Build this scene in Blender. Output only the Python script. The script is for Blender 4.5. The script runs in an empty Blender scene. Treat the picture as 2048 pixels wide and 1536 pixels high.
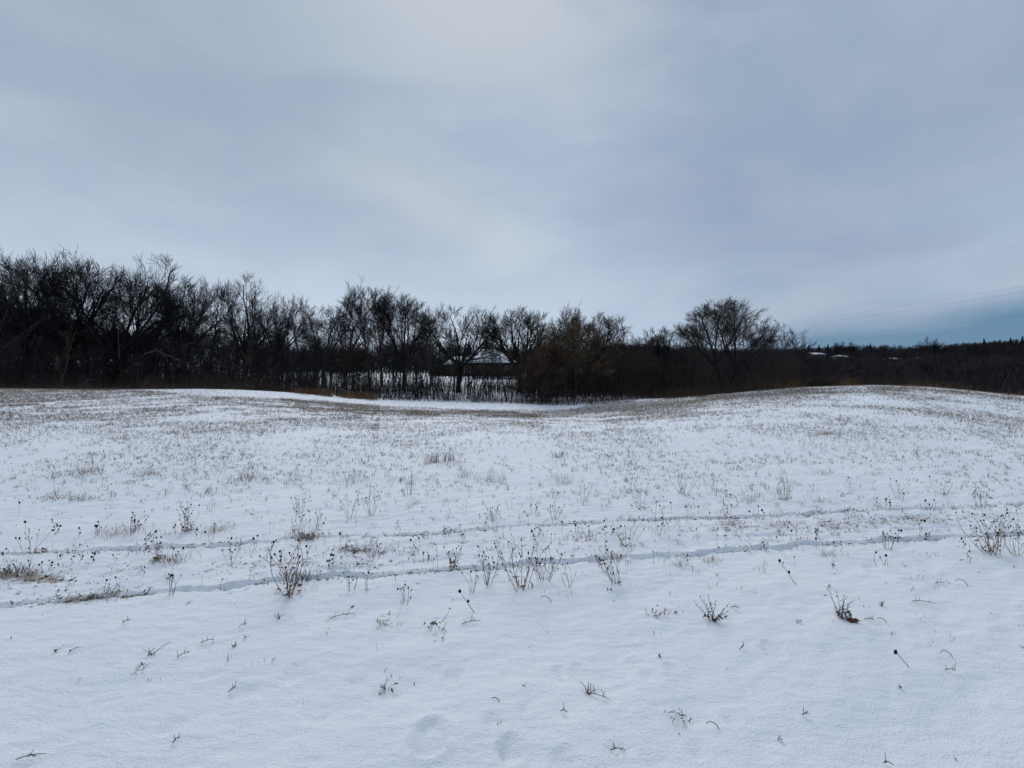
import bpy, math, random
import numpy as np
R = math.radians
S = bpy.context.scene
C = S.collection

# ------------------------------------------------------------------ camera
EYE = 1.65          # metres above the snow
FPX, HOR = 1000.0, 725.0      # focal length and horizon row, in pixels of the 2048x1536 photograph
cam_d = bpy.data.cameras.new('camera'); cam = bpy.data.objects.new('camera', cam_d); C.objects.link(cam)
cam_d.sensor_width = 36.0; cam_d.lens = 36.0 * FPX / 2048.0
cam_d.shift_y = -(768 - HOR) / 2048.0
cam_d.clip_start = 0.05; cam_d.clip_end = 6000
cam.location = (0, 0, EYE); cam.rotation_euler = (R(90), 0, 0)
S.camera = cam
S.view_settings.view_transform = 'Standard'; S.view_settings.look = 'None'
S.view_settings.exposure = 0.0; S.view_settings.gamma = 1.0
S.cycles.max_bounces = 5; S.cycles.diffuse_bounces = 2; S.cycles.glossy_bounces = 1
S.cycles.transparent_max_bounces = 4

# ------------------------------------------------------------------ world: overcast sky over a Nishita sky
SUN_EL, SUN_AZ = R(36), R(-9)       # azimuth from +Y, positive to the right
W = bpy.data.worlds.new('World'); S.world = W; W.use_nodes = True
nt = W.node_tree; N = nt.nodes; L = nt.links
for n in list(N): N.remove(n)
def nd(t, **k):
    n = N.new(t)
    for a, b in k.items(): setattr(n, a, b)
    return n
def mth(op, a, b=None, c=None):
    n = nd('ShaderNodeMath', operation=op)
    for i, v in enumerate((a, b, c)):
        if v is None: continue
        if isinstance(v, (int, float)): n.inputs[i].default_value = v
        else: L.new(v, n.inputs[i])
    return n.outputs[0]
def mixc(f, a, b):
    n = nd('ShaderNodeMix', data_type='RGBA')
    for i, v in ((0, f), (6, a), (7, b)):
        if isinstance(v, (int, float)): n.inputs[i].default_value = v
        elif isinstance(v, tuple): n.inputs[i].default_value = (*v, 1)
        else: L.new(v, n.inputs[i])
    return n.outputs[2]
def srgb(r, g, b):
    f = lambda c: (c/255/12.92) if c/255 <= .04045 else ((c/255+.055)/1.055)**2.4
    return (f(r), f(g), f(b))
out = nd('ShaderNodeOutputWorld'); bg = nd('ShaderNodeBackground'); L.new(bg.outputs[0], out.inputs[0])
tc = nd('ShaderNodeTexCoord'); sep = nd('ShaderNodeSeparateXYZ'); L.new(tc.outputs['Generated'], sep.inputs[0])
X, Y, Z = sep.outputs
az = mth('ARCTAN2', X, Y)                       # 0 ahead, + right
el = mth('ARCSINE', mth('MINIMUM', mth('MAXIMUM', Z, -1.0), 1.0))
# cloud deck noise in direction space, squeezed towards the horizon
den = mth('ADD', mth('MAXIMUM', Z, 0.0), 0.16)
cu = mth('DIVIDE', X, den); cv = mth('DIVIDE', Y, den)
cmb = nd('ShaderNodeCombineXYZ'); L.new(cu, cmb.inputs[0]); L.new(cv, cmb.inputs[1]); L.new(mth('MULTIPLY', Z, 0.6), cmb.inputs[2])
def noise(vec, scale, detail, rough, dist=0.0, off=(0,0,0), stretch=(1,1,1), rz=0.0):
    m = nd('ShaderNodeMapping'); L.new(vec, m.inputs[0])
    m.inputs['Location'].default_value = off; m.inputs['Scale'].default_value = stretch; m.inputs['Rotation'].default_value = (0, 0, rz)
    n = nd('ShaderNodeTexNoise'); L.new(m.outputs[0], n.inputs['Vector'])
    n.inputs['Scale'].default_value = scale; n.inputs['Detail'].default_value = detail
    n.inputs['Roughness'].default_value = rough; n.inputs['Distortion'].default_value = dist
    return n.outputs[0]
n1 = noise(cmb.outputs[0], 0.55, 3.0, 0.45, 0.5, (3.1, 0.7, 0), (1.0, 0.75, 1), R(35))
n2 = noise(cmb.outputs[0], 1.5, 4.0, 0.5, 0.8, (7.0, 2.0, 0), (1.0, 0.55, 1), R(28))
def gauss(a0, e0, sa, se, rot=0.0):             # soft patch around a direction (degrees)
    da = mth('SUBTRACT', az, R(a0)); de = mth('SUBTRACT', el, R(e0))
    c, s = math.cos(R(rot)), math.sin(R(rot))
    p = mth('ADD', mth('MULTIPLY', da, c), mth('MULTIPLY', de, s))
    q = mth('SUBTRACT', mth('MULTIPLY', de, c), mth('MULTIPLY', da, s))
    p = mth('DIVIDE', p, R(sa)); q = mth('DIVIDE', q, R(se))
    return mth('EXPONENT', mth('MULTIPLY', mth('ADD', mth('MULTIPLY', p, p), mth('MULTIPLY', q, q)), -1.0))
base = mixc(mth('MINIMUM', mth('MAXIMUM', mth('MULTIPLY', mth('SUBTRACT', n1, 0.32), 3.2), 0.0), 1.0), srgb(150, 168, 191), srgb(177, 194, 216))
base = mixc(mth('MINIMUM', mth('MAXIMUM', mth('MULTIPLY', mth('SUBTRACT', n2, 0.42), 2.2), 0.0), 0.6), base, srgb(178, 190, 206))
base = mixc(mth('MULTIPLY', gauss(7, 19, 14, 7, -20), 0.5), base, srgb(157, 179, 211))       # bluer hollow
base = mixc(mth('MULTIPLY', gauss(-2, 36, 20, 9), 0.9), base, srgb(193, 202, 212))          # sun glow behind the deck
base = mixc(mth('MULTIPLY', gauss(-7, 17.5, 13, 4.0, -24), 0.9), base, srgb(190, 202, 213)) # pale streak
base = mixc(mth('MULTIPLY', gauss(38, 24, 22, 15), 0.6), base, srgb(149, 167, 190))
base = mixc(mth('MULTIPLY', gauss(-34, 24, 24, 13, -15), 0.65), base, srgb(152, 169, 190))
# bright band low on the left and in the middle
cae = nd('ShaderNodeCombineXYZ'); L.new(az, cae.inputs[0]); L.new(mth('MULTIPLY', el, 2.2), cae.inputs[1])
n3 = noise(cae.outputs[0], 3.4, 5.0, 0.52, 0.35, (1.7, 4.2, 0), (1, 1, 1), R(-24))
n4 = noise(cae.outputs[0], 2.1, 4.0, 0.5, 0.3, (6.7, 1.2, 0), (1, 1.5, 1), R(-20))
def clampf(v, a, b): return mth('MINIMUM', mth('MAXIMUM', mth('DIVIDE', mth('SUBTRACT', v, a), b - a), 0.0), 1.0)
base = mixc(mth('MULTIPLY', clampf(n3, 0.42, 0.66), 0.55), base, srgb(188, 198, 212))
base = mixc(mth('MULTIPLY', clampf(n4, 0.46, 0.68), 0.6), base, srgb(146, 163, 190))
base = mixc(mth('MULTIPLY', gauss(-33, 27, 22, 12, -15), 0.55), base, srgb(149, 167, 187))
base = mixc(mth('MULTIPLY', gauss(36, 26, 20, 14), 0.5), base, srgb(146, 165, 190))
base = mixc(mth('MULTIPLY', gauss(-9, 17.0, 11, 3.4, -24), 0.6), base, srgb(196, 203, 211))
base = mixc(mth('MULTIPLY', gauss(-5, 37, 17, 7), 0.6), base, srgb(198, 204, 212))
band = mth('EXPONENT', mth('MULTIPLY', mth('MAXIMUM', el, 0.0), -6.2))
left = mth('MINIMUM', mth('MAXIMUM', mth('MULTIPLY', mth('SUBTRACT', R(24), az), 3.2), 0.0), 1.0)
base = mixc(mth('MULTIPLY', mth('MULTIPLY', band, left), 1.0), base, srgb(214, 229, 246))
# clear strip under the deck, low on the right (the Nishita sky shows through it)
sky = nd('ShaderNodeTexSky', sky_type='NISHITA'); sky.sun_disc = False
sky.sun_elevation = SUN_EL; sky.sun_rotation = SUN_AZ
skb = nd('ShaderNodeVectorMath', operation='SCALE'); L.new(sky.outputs[0], skb.inputs[0]); skb.inputs['Scale'].default_value = 0.05
strip_c = mixc(0.14, srgb(92, 136, 172), skb.outputs[0])
edge = mth('SUBTRACT', mth('ADD', mth('MULTIPLY', mth('SUBTRACT', az, R(29)), 0.13), R(4.2)), el)     # upper edge climbs to the right
edge = mth('ADD', edge, mth('MULTIPLY', mth('SUBTRACT', n3, 0.5), 0.10))
strip = mth('MINIMUM', mth('MAXIMUM', mth('DIVIDE', edge, 0.050), 0.0), 1.0)
sside = mth('MINIMUM', mth('MAXIMUM', mth('MULTIPLY', mth('SUBTRACT', az, R(21)), 5.5), 0.0), 1.0)
base = mixc(mth('MULTIPLY', mth('MULTIPLY', strip, sside), 0.95), base, strip_c)
# paler haze lying right on the horizon under the strip
low = mth('EXPONENT', mth('MULTIPLY', mth('MAXIMUM', el, 0.0), -60.0))
base = mixc(mth('MULTIPLY', low, 0.25), base, srgb(150, 176, 200))
L.new(base, bg.inputs[0]); bg.inputs[1].default_value = 1.0

sd = bpy.data.lights.new('sun', 'SUN'); sd.energy = 1.3; sd.angle = R(28); sd.color = (1.0, 0.95, 0.88)
sun = bpy.data.objects.new('sun', sd); C.objects.link(sun)
sun.rotation_euler = (R(90) - SUN_EL, 0, R(180) - SUN_AZ)    # shines from ahead, slightly left
sun.location = (0, 0, 60)

# ------------------------------------------------------------------ helpers
rng = np.random.default_rng(11); random.seed(11)
def tag(o, label=None, cat=None, group=None, kind=None):
    if label: o['label'] = label
    if cat: o['category'] = cat
    if group: o['group'] = group
    if kind: o['kind'] = kind
    return o
def empty(name, loc, label, cat, group=None, rz=0.0, sc=1.0):
    o = bpy.data.objects.new(name, None); C.objects.link(o); o.empty_display_size = 0.1
    o.location = loc; o.rotation_euler = (0, 0, rz); o.scale = (sc, sc, sc) if not hasattr(sc, '__len__') else sc
    return tag(o, label, cat, group)
def make_mesh(name, V, F, mat, smooth=False, mats=None, midx=None):
    """V (n,3); F (m,k) array or list of such arrays with different k"""
    me = bpy.data.meshes.new(name)
    V = np.asarray(V, dtype=np.float32)
    Fs = F if isinstance(F, list) else [F]
    Fs = [np.asarray(f, dtype=np.int32) for f in Fs if len(f)]
    loops = np.concatenate([f.ravel() for f in Fs]); tot = np.concatenate([np.full(len(f), f.shape[1], np.int32) for f in Fs])
    st = np.concatenate([[0], np.cumsum(tot)[:-1]]).astype(np.int32)
    me.vertices.add(len(V)); me.vertices.foreach_set('co', V.ravel())
    me.loops.add(len(loops)); me.loops.foreach_set('vertex_index', loops)
    me.polygons.add(len(tot)); me.polygons.foreach_set('loop_start', st); me.polygons.foreach_set('loop_total', tot)
    if smooth: me.polygons.foreach_set('use_smooth', np.ones(len(tot), bool))
    if midx is not None: me.polygons.foreach_set('material_index', np.asarray(midx, np.int32))
    me.update(calc_edges=True); me.validate()
    for m in (mats or [mat]): me.materials.append(m)
    return me
def link(name, me, parent=None, loc=(0, 0, 0)):
    o = bpy.data.objects.new(name, me); C.objects.link(o); o.location = loc
    if parent is not None: o.parent = parent
    return o
def tubes(polys, sides=3):
    """polys: list of (points, radii) -> verts, quads"""
    by = {}
    for p, r in polys: by.setdefault(len(p), []).append((p, r))
    Vs, Fs, off = [], [], 0
    for n, lst in by.items():
        P = np.array([a for a, _ in lst], float); Rr = np.array([b for _, b in lst], float)
        T = np.gradient(P, axis=1); T /= np.linalg.norm(T, axis=2, keepdims=True) + 1e-9
        ov = P[:, -1] - P[:, 0]; ref = np.zeros_like(ov); k = np.argmin(np.abs(ov), axis=1); ref[np.arange(len(k)), k] = 1
        a = np.cross(T, ref[:, None, :]); a /= np.linalg.norm(a, axis=2, keepdims=True) + 1e-9
        b = np.cross(T, a)
        th = np.arange(sides) * 2 * math.pi / sides
        V = P[:, :, None, :] + Rr[:, :, None, None] * (np.cos(th)[None, None, :, None] * a[:, :, None, :] + np.sin(th)[None, None, :, None] * b[:, :, None, :])
        M = len(lst)
        idx = (np.arange(M * n * sides).reshape(M, n, sides)) + off
        i0 = idx[:, :-1, :]; i1 = idx[:, 1:, :]
        F = np.stack([i0, np.roll(i0, -1, 2), np.roll(i1, -1, 2), i1], axis=-1).reshape(-1, 4)
        Vs.append(V.reshape(-1, 3)); Fs.append(F); off += M * n * sides
    return np.concatenate(Vs), np.concatenate(Fs)
def join(parts):
    Vs, Fs, off = [], [], 0
    for V, F in parts:
        Vs.append(V); Fs.append(F + off); off += len(V)
    return np.concatenate(Vs), np.concatenate(Fs)
def box(x0, x1, y0, y1, z0, z1):
    V = np.array([(x, y, z) for z in (z0, z1) for y in (y0, y1) for x in (x0, x1)], float)
    F = np.array([(0, 2, 3, 1), (4, 5, 7, 6), (0, 1, 5, 4), (2, 6, 7, 3), (0, 4, 6, 2), (1, 3, 7, 5)])
    return V, F

# numpy noise
def _hash(ix, iy, seed):
    h = (ix * 374761393 + iy * 668265263 + seed * 2147483647) & 0xffffffff
    h = ((h ^ (h >> 13)) * 1274126177) & 0xffffffff
    return ((h ^ (h >> 16)) & 0xffffff) / float(0xffffff)
def vnoise(x, y, seed=0):
    x = np.asarray(x, float); y = np.asarray(y, float)
    ix = np.floor(x).astype(np.int64); iy = np.floor(y).astype(np.int64); fx = x - ix; fy = y - iy
    fx = fx * fx * (3 - 2 * fx); fy = fy * fy * (3 - 2 * fy)
    a = _hash(ix, iy, seed); b = _hash(ix + 1, iy, seed); c = _hash(ix, iy + 1, seed); d = _hash(ix + 1, iy + 1, seed)
    return (a * (1 - fx) + b * fx) * (1 - fy) + (c * (1 - fx) + d * fx) * fy
def fbm(x, y, seed=0, oct=4, gain=0.5):
    s = 0; a = 1.0; t = 0
    for k in range(oct):
        s = s + a * vnoise(x * 2 ** k + 17.3 * k, y * 2 ** k - 9.1 * k, seed + k); t += a; a *= gain
    return s / t
def sst(a, b, x):
    t = np.clip((x - a) / (b - a), 0, 1); return t * t * (3 - 2 * t)

# ------------------------------------------------------------------ materials
def mat(name, col, rough=0.9, var=0.25, scale=8.0, col2=None, spec=0.2, bump=0.0, detail=4.0):
    m = bpy.data.materials.new(name); m.use_nodes = True
    t = m.node_tree; n = t.nodes; b = n['Principled BSDF']
    b.inputs['Roughness'].default_value = rough; b.inputs['Specular IOR Level'].default_value = spec
    g = n.new('ShaderNodeNewGeometry') if False else n.new('ShaderNodeTexCoord')
    nz = n.new('ShaderNodeTexNoise'); nz.inputs['Scale'].default_value = scale; nz.inputs['Detail'].default_value = detail
    t.links.new(g.outputs['Object'], nz.inputs['Vector'])
    cr = n.new('ShaderNodeValToRGB'); t.links.new(nz.outputs[0], cr.inputs[0])
    c2 = col2 or tuple(c * (1 + var) for c in col); c1 = tuple(c * (1 - var) for c in col)
    cr.color_ramp.elements[0].position = 0.35; cr.color_ramp.elements[1].position = 0.65
    cr.color_ramp.elements[0].color = (*c1, 1); cr.color_ramp.elements[1].color = (*c2, 1)
    t.links.new(cr.outputs[0], b.inputs['Base Color'])
    if bump:
        bp = n.new('ShaderNodeBump'); bp.inputs['Strength'].default_value = bump; bp.inputs['Distance'].default_value = 0.02
        t.links.new(nz.outputs[0], bp.inputs['Height']); t.links.new(bp.outputs[0], b.inputs['Normal'])
    return m
M = {}
M['bark'] = mat('bark_dark', (0.016, 0.015, 0.015), 0.95, 0.35, 6, spec=0.1)
M['bark_grey'] = mat('bark_grey', (0.034, 0.031, 0.033), 0.95, 0.35, 6, spec=0.1)
M['bark_brown'] = mat('bark_brown', (0.052, 0.042, 0.036), 0.95, 0.3, 5, spec=0.1)
M['bark_warm'] = mat('bark_warm', (0.040, 0.034, 0.029), 0.95, 0.3, 5, spec=0.1)
M['dead_wood'] = mat('weathered_wood', (0.085, 0.075, 0.070), 0.9, 0.3, 9, spec=0.1)
M['far_wood'] = mat('far_twigs', (0.042, 0.037, 0.042), 0.95, 0.4, 0.3, spec=0.1)
M['evergreen'] = mat('evergreen_needles', (0.014, 0.024, 0.017), 0.9, 0.4, 1.5, spec=0.1)
M['brush'] = mat('brush_brown', (0.050, 0.036, 0.028), 0.95, 0.45, 0.7, spec=0.1)
M['brush_tan'] = mat('brush_tan', (0.16, 0.095, 0.045), 0.95, 0.45, 0.9, spec=0.1)
M['leaf_tan'] = mat('withered_leaf', (0.115, 0.078, 0.042), 0.85, 0.4, 1.2, spec=0.15)
M['leaf_red'] = mat('withered_red_leaf', (0.075, 0.034, 0.026), 0.85, 0.4, 1.2, spec=0.15)
M['stubble'] = mat('stubble_straw', (0.34, 0.25, 0.165), 0.85, 0.45, 0.8, col2=(0.19, 0.135, 0.095), spec=0.2)
M['stem'] = mat('dry_stem', (0.16, 0.105, 0.075), 0.85, 0.35, 30, spec=0.2)
M['stem_pale'] = mat('pale_straw', (0.30, 0.22, 0.15), 0.85, 0.35, 20, spec=0.2)
M['stem_red'] = mat('reddish_stem', (0.20, 0.10, 0.075), 0.85, 0.35, 20, spec=0.2)
M['head'] = mat('dark_seed_head', (0.020, 0.014, 0.012), 0.9, 0.35, 160, spec=0.15)
M['weed'] = mat('weathered_weed', (0.055, 0.048, 0.030), 0.9, 0.4, 40, spec=0.15)
M['oak'] = mat('red_leaf', (0.085, 0.016, 0.012), 0.6, 0.35, 60, spec=0.4)
M['brick'] = mat('house_brick', (0.075, 0.035, 0.028), 0.9, 0.3, 3, spec=0.15)
M['pale_wall'] = mat('pale_siding', (0.36, 0.38, 0.42), 0.8, 0.15, 2)
M['tan_wall'] = mat('tan_siding', (0.18, 0.15, 0.13), 0.8, 0.2, 2)
M['dark_trim'] = mat('dark_trim', (0.012, 0.011, 0.011), 0.7, 0.2, 4)
M['glass'] = mat('dark_glass', (0.015, 0.018, 0.022), 0.1, 0.1, 2, spec=0.5)
M['roof_snow'] = mat('roof_snow', (0.80, 0.82, 0.86), 0.85, 0.06, 1.2, spec=0.2)
M['shingle'] = mat('roof_shingle', (0.05, 0.045, 0.045), 0.9, 0.3, 5)
M['wire'] = mat('cable', (0.03, 0.03, 0.035), 0.6, 0.1, 3)

# snow ground: snow, with tan litter where the attribute says the grass base shows through
def snow_material():
    m = bpy.data.materials.new('snow_ground'); m.use_nodes = True
    t = m.node_tree; n = t.nodes; l = t.links; b = n['Principled BSDF']
    b.inputs['Roughness'].default_value = 0.75; b.inputs['Specular IOR Level'].default_value = 0.25
    g = n.new('ShaderNodeNewGeometry')
    def nz(sc, de, ro=0.55, src=None):
        x = n.new('ShaderNodeTexNoise'); x.inputs['Scale'].default_value = sc; x.inputs['Detail'].default_value = de; x.inputs['Roughness'].default_value = ro
        l.new(src or g.outputs['Position'], x.inputs['Vector']); return x.outputs[0]
    def mt(op, a, c):
        x = n.new('ShaderNodeMath'); x.operation = op
        for i, v in enumerate((a, c)):
            if isinstance(v, (int, float)): x.inputs[i].default_value = v
            else: l.new(v, x.inputs[i])
        return x.outputs[0]
    def mix(f, a, c):
        x = n.new('ShaderNodeMix'); x.data_type = 'RGBA'
        for i, v in ((0, f), (6, a), (7, c)):
            if isinstance(v, (int, float)): x.inputs[i].default_value = v
            elif isinstance(v, tuple): x.inputs[i].default_value = (*v, 1)
            else: l.new(v, x.inputs[i])
        return x.outputs[2]
    def ramp(v, a, c):
        x = n.new('ShaderNodeMapRange'); x.inputs[1].default_value = a; x.inputs[2].default_value = c; l.new(v, x.inputs[0]); return x.outputs[0]
    big = nz(0.6, 3); snow = mix(ramp(big, 0.3, 0.7), (0.82, 0.855, 0.90), (0.88, 0.90, 0.925))
    grain = nz(55, 2, 0.7); snow = mix(ramp(grain, 0.25, 0.75), mix(0.15, snow, (0.45, 0.5, 0.6)), snow)
    a = n.new('ShaderNodeAttribute'); a.attribute_name = 'litter'
    sp = nz(22, 5, 0.75); sp2 = nz(5.5, 4, 0.7)
    thr = mt('ADD', mt('ADD', mt('MULTIPLY', sp, 0.65), mt('MULTIPLY', sp2, 0.45)), mt('MULTIPLY', a.outputs['Fac'], 0.55))
    f = ramp(thr, 0.84, 0.97)
    lit = mix(ramp(nz(30, 3), 0.35, 0.65), (0.20, 0.145, 0.10), (0.36, 0.29, 0.21))
    lit = mix(ramp(nz(5, 2), 0.4, 0.7), lit, (0.14, 0.12, 0.07))
    l.new(mix(mt('MULTIPLY', f, 0.85), snow, lit), b.inputs['Base Color'])
    bp = n.new('ShaderNodeBump'); bp.inputs['Strength'].default_value = 0.7; bp.inputs['Distance'].default_value = 0.012
    bp2 = n.new('ShaderNodeBump'); bp2.inputs['Strength'].default_value = 0.55; bp2.inputs['Distance'].default_value = 0.03
    mp = n.new('ShaderNodeMapping'); mp.inputs['Scale'].default_value = (1.0, 2.2, 1); mp.inputs['Rotation'].default_value = (0, 0, 0.5); l.new(g.outputs['Position'], mp.inputs[0])
    l.new(nz(6.5, 3, 0.5, mp.outputs[0]), bp2.inputs['Height'])
    l.new(nz(110, 2, 0.7), bp.inputs['Height']); l.new(bp2.outputs[0], bp.inputs['Normal']); l.new(bp.outputs[0], b.inputs['Normal'])
    return m
M['snow'] = snow_material()

# ------------------------------------------------------------------ terrain
SPX = [-900, 0, 200, 400, 480, 560, 740, 900, 1020, 1100, 1200, 1300, 1400, 1500, 1600, 1750, 1850, 1950, 2048, 2900]
SPY = [784, 781, 783, 781, 783, 788, 803, 808, 811, 815, 814, 805, 794, 784, 776, 771.5, 775, 784, 795, 850]
def terrain_base(x, y):
    x = np.asarray(x, float); y = np.asarray(y, float)
    u = np.clip(x / np.maximum(y, 7.0), -1.9, 1.9); px = 1024 + u * FPX
    Sk = np.interp(px, SPX, SPY)
    Dc = np.interp(px, [0, 500, 800, 1150, 1400, 1700, 2048], [33, 36, 38, 38, 34, 31, 28])
    zc = EYE - (Sk - HOR) / FPX * Dc
    z = zc * sst(7.0, Dc * 0.98, y)
    left = np.interp(y, [0, 55, 75, 105, 120, 160, 300, 1500], [-1.3, -1.5, -1.5, -1.0, -0.6, 1.5, 4.0, 8.0])
    right = np.interp(y, [0, 50, 90, 150, 200, 260, 340, 1500], [-2.5, -4.2, -8.0, -6.0, -3.0, 0.0, 3.0, 8.0])
    far = left + (right - left) * sst(1230, 1480, px)
    z = z + (far - z) * sst(Dc + 0.5, Dc + 20, y)
    return z + (fbm(x * 0.12 + 40, y * 0.12, 5, 3) - 0.5) * 0.16 * sst(6, 14, y) * (1 - sst(20, 30, y))
def on_ground(px, py):
    """the point of the ground seen at a pixel of the photograph"""
    z = 0.0
    for _ in range(25):
        y = min((EYE - z) * FPX / max(py - HOR, 6), 160); x = (px - 1024) / FPX * y
        z = 0.5 * z + 0.5 * float(terrain_base(x, y))
    return x, y
def curve_world(pts):
    return np.array([on_ground(a, b) for a, b in pts])
RUT_A = curve_world([(-500, 1128), (0, 1109), (200, 1101), (400, 1091), (520, 1084), (600, 1074), (700, 1070), (860, 1067), (1024, 1052), (1200, 1043), (1400, 1034), (1600, 1027), (1800, 1017), (2048, 1008), (2500, 995)])
RUT_B = curve_world([(-500, 1255), (0, 1209), (150, 1196), (300, 1180), (420, 1176), (560, 1161), (700, 1151), (830, 1144), (1000, 1132), (1200, 1117), (1400, 1104), (1600, 1089), (1800, 1077), (1940, 1071), (2048, 1068), (2500, 1052)])
RIDGE = curve_world([(-500, 1180), (0, 1160), (300, 1140), (640, 1122), (900, 1098), (1200, 1075), (1500, 1058), (1800, 1043), (2048, 1035), (2500, 1020)])
def line_d(x, y, Lw):
    return y - np.interp(x, Lw[:, 0], Lw[:, 1])
PITS = [(905, 1352, 20, .016), (860, 1480, 36, .026), (1022, 1500, 28, .020), (1117, 1340, 14, .014), (1155, 1335, 15, .014), (1010, 1346, 12, .010),
        (713, 1360, 13, .010), (1264, 1318, 11, .012), (1338, 1335, 12, .012), (1293, 1350, 13, .012), (1335, 1352, 8, .01), (985, 1443, 17, .012), (1052, 1418, 14, .010),
        (1395, 1500, 20, .012), (1545, 1302, 22, .014), (488, 1380, 22, .010), (1130, 1522, 26, .015), (1300, 1522, 20, .01), (420, 1345, 16, .01), (590, 1345, 26, .012),
        (1660, 1300, 12, .008), (1460, 1435, 18, .01), (640, 1440, 14, .008), (340, 1455, 22, .010), (1010, 1500, 14, .012), (1225, 1495, 16, .01), (560, 1230, 10, .01), (1190, 1380, 14, .01)]
PITW = [(*on_ground(a, b), r, d) for a, b, r, d in PITS]
def terrain(x, y):
    x = np.asarray(x, float); y = np.asarray(y, float)
    z = terrain_base(x, y)
    near = (1 - sst(11, 20, y)) * (y > -20)
    wob = (fbm(x * 2.2, y * 2.2, 31, 3) - 0.5) * 0.10
    for Ln, w, dep, sh in ((RUT_A, 0.026, 0.024, 1), (RUT_B, 0.032, 0.034, 1)):
        d = line_d(x, y, Ln) + wob * 0.6 + (fbm(x * 8, y * 8, 12, 4) - 0.5) * 0.13
        amp = dep * (0.42 + 1.0 * sst(.25, .7, fbm(x * 1.6, x * 0 + 3.3, 77 + int(w * 1000), 3)))
        z = z - near * amp * sst(-w * 0.95, -w * 0.35, d) * (1 - sst(w * 0.55, w * 0.85, d))
        z = z + near * amp * 0.5 * np.exp(-((d - w * 1.25) / 0.035) ** 2) * (0.4 + vnoise(x * 11, y * 11, 4))
        z = z - near * 0.008 * np.exp(-(d / 0.22) ** 2) + near * (fbm(x * 24, y * 24, 15, 3) - .5) * 0.020 * np.exp(-(d / .11) ** 2)
    d = line_d(x, y, RIDGE)
    for of_ in (-.21, .16):
        z = z - near * 0.012 * sst(.4, .6, fbm(x * .9, x * 0 + of_, 48, 2)) * np.exp(-((d - of_ + (fbm(x * 5, y * 5, 49, 3) - .5) * .1) / .022) ** 2)
    z = z + near * (fbm(x * 6, y * 6, 51, 3) - 0.45) * 0.055 * np.exp(-(d / 0.28) ** 2)
    # wind ripples and lumps
    c, s = math.cos(0.45), math.sin(0.45); xr = x * c + y * s; yr = -x * s + y * c
    z = z + near * ((fbm(xr * 1.2, yr * 3.2, 61, 4) - 0.5) * 0.040 + (fbm(xr * 5, yr * 12, 71, 3) - 0.5) * 0.010 * (1 + 0.8 * sst(3.4, 6, y)))
    z = z + near * (fbm(x * 9, y * 9, 81, 2) - 0.5) * 0.022 * sst(3.6, 6.0, y)
    cl = sst(.5, .72, fbm(x * 1.3, y * 1.3, 83, 3))
    z = z + near * (fbm(x * 17, y * 17, 84, 3) - 0.5) * (0.005 + 0.016 * cl) * (1 - sst(5, 8, y))
    th = np.arctan2(x, np.maximum(y, .3)); rr_ = np.hypot(x, y)      # scoured streaks fanning away with the wind
    z = z + near * (fbm(th * 11, rr_ * 0.7, 85, 4) - 0.5) * 0.018 * sst(1.8, 2.4, y)
    for a, b, r, dep in PITW:
        rr = r / FPX * b; dd = np.hypot(x - a, (y - b) / 1.5) / rr
        z = z - dep * 1.25 * (1 - sst(0.72, 1.0, dd + 0.25 * (vnoise(x * 40 / (r * .05), y * 30 / (r * .05), r) - .5))) * (0.35 + 0.65 * sst(-0.9, 0.9, (b - y) / rr)) + dep * 0.5 * np.exp(-((dd - 1.12) / 0.16) ** 2)
    return z
def gz(x, y): return float(terrain(x, y))
def at(px, py):
    x, y = on_ground(px, py); return x, y, gz(x, y)

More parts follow.
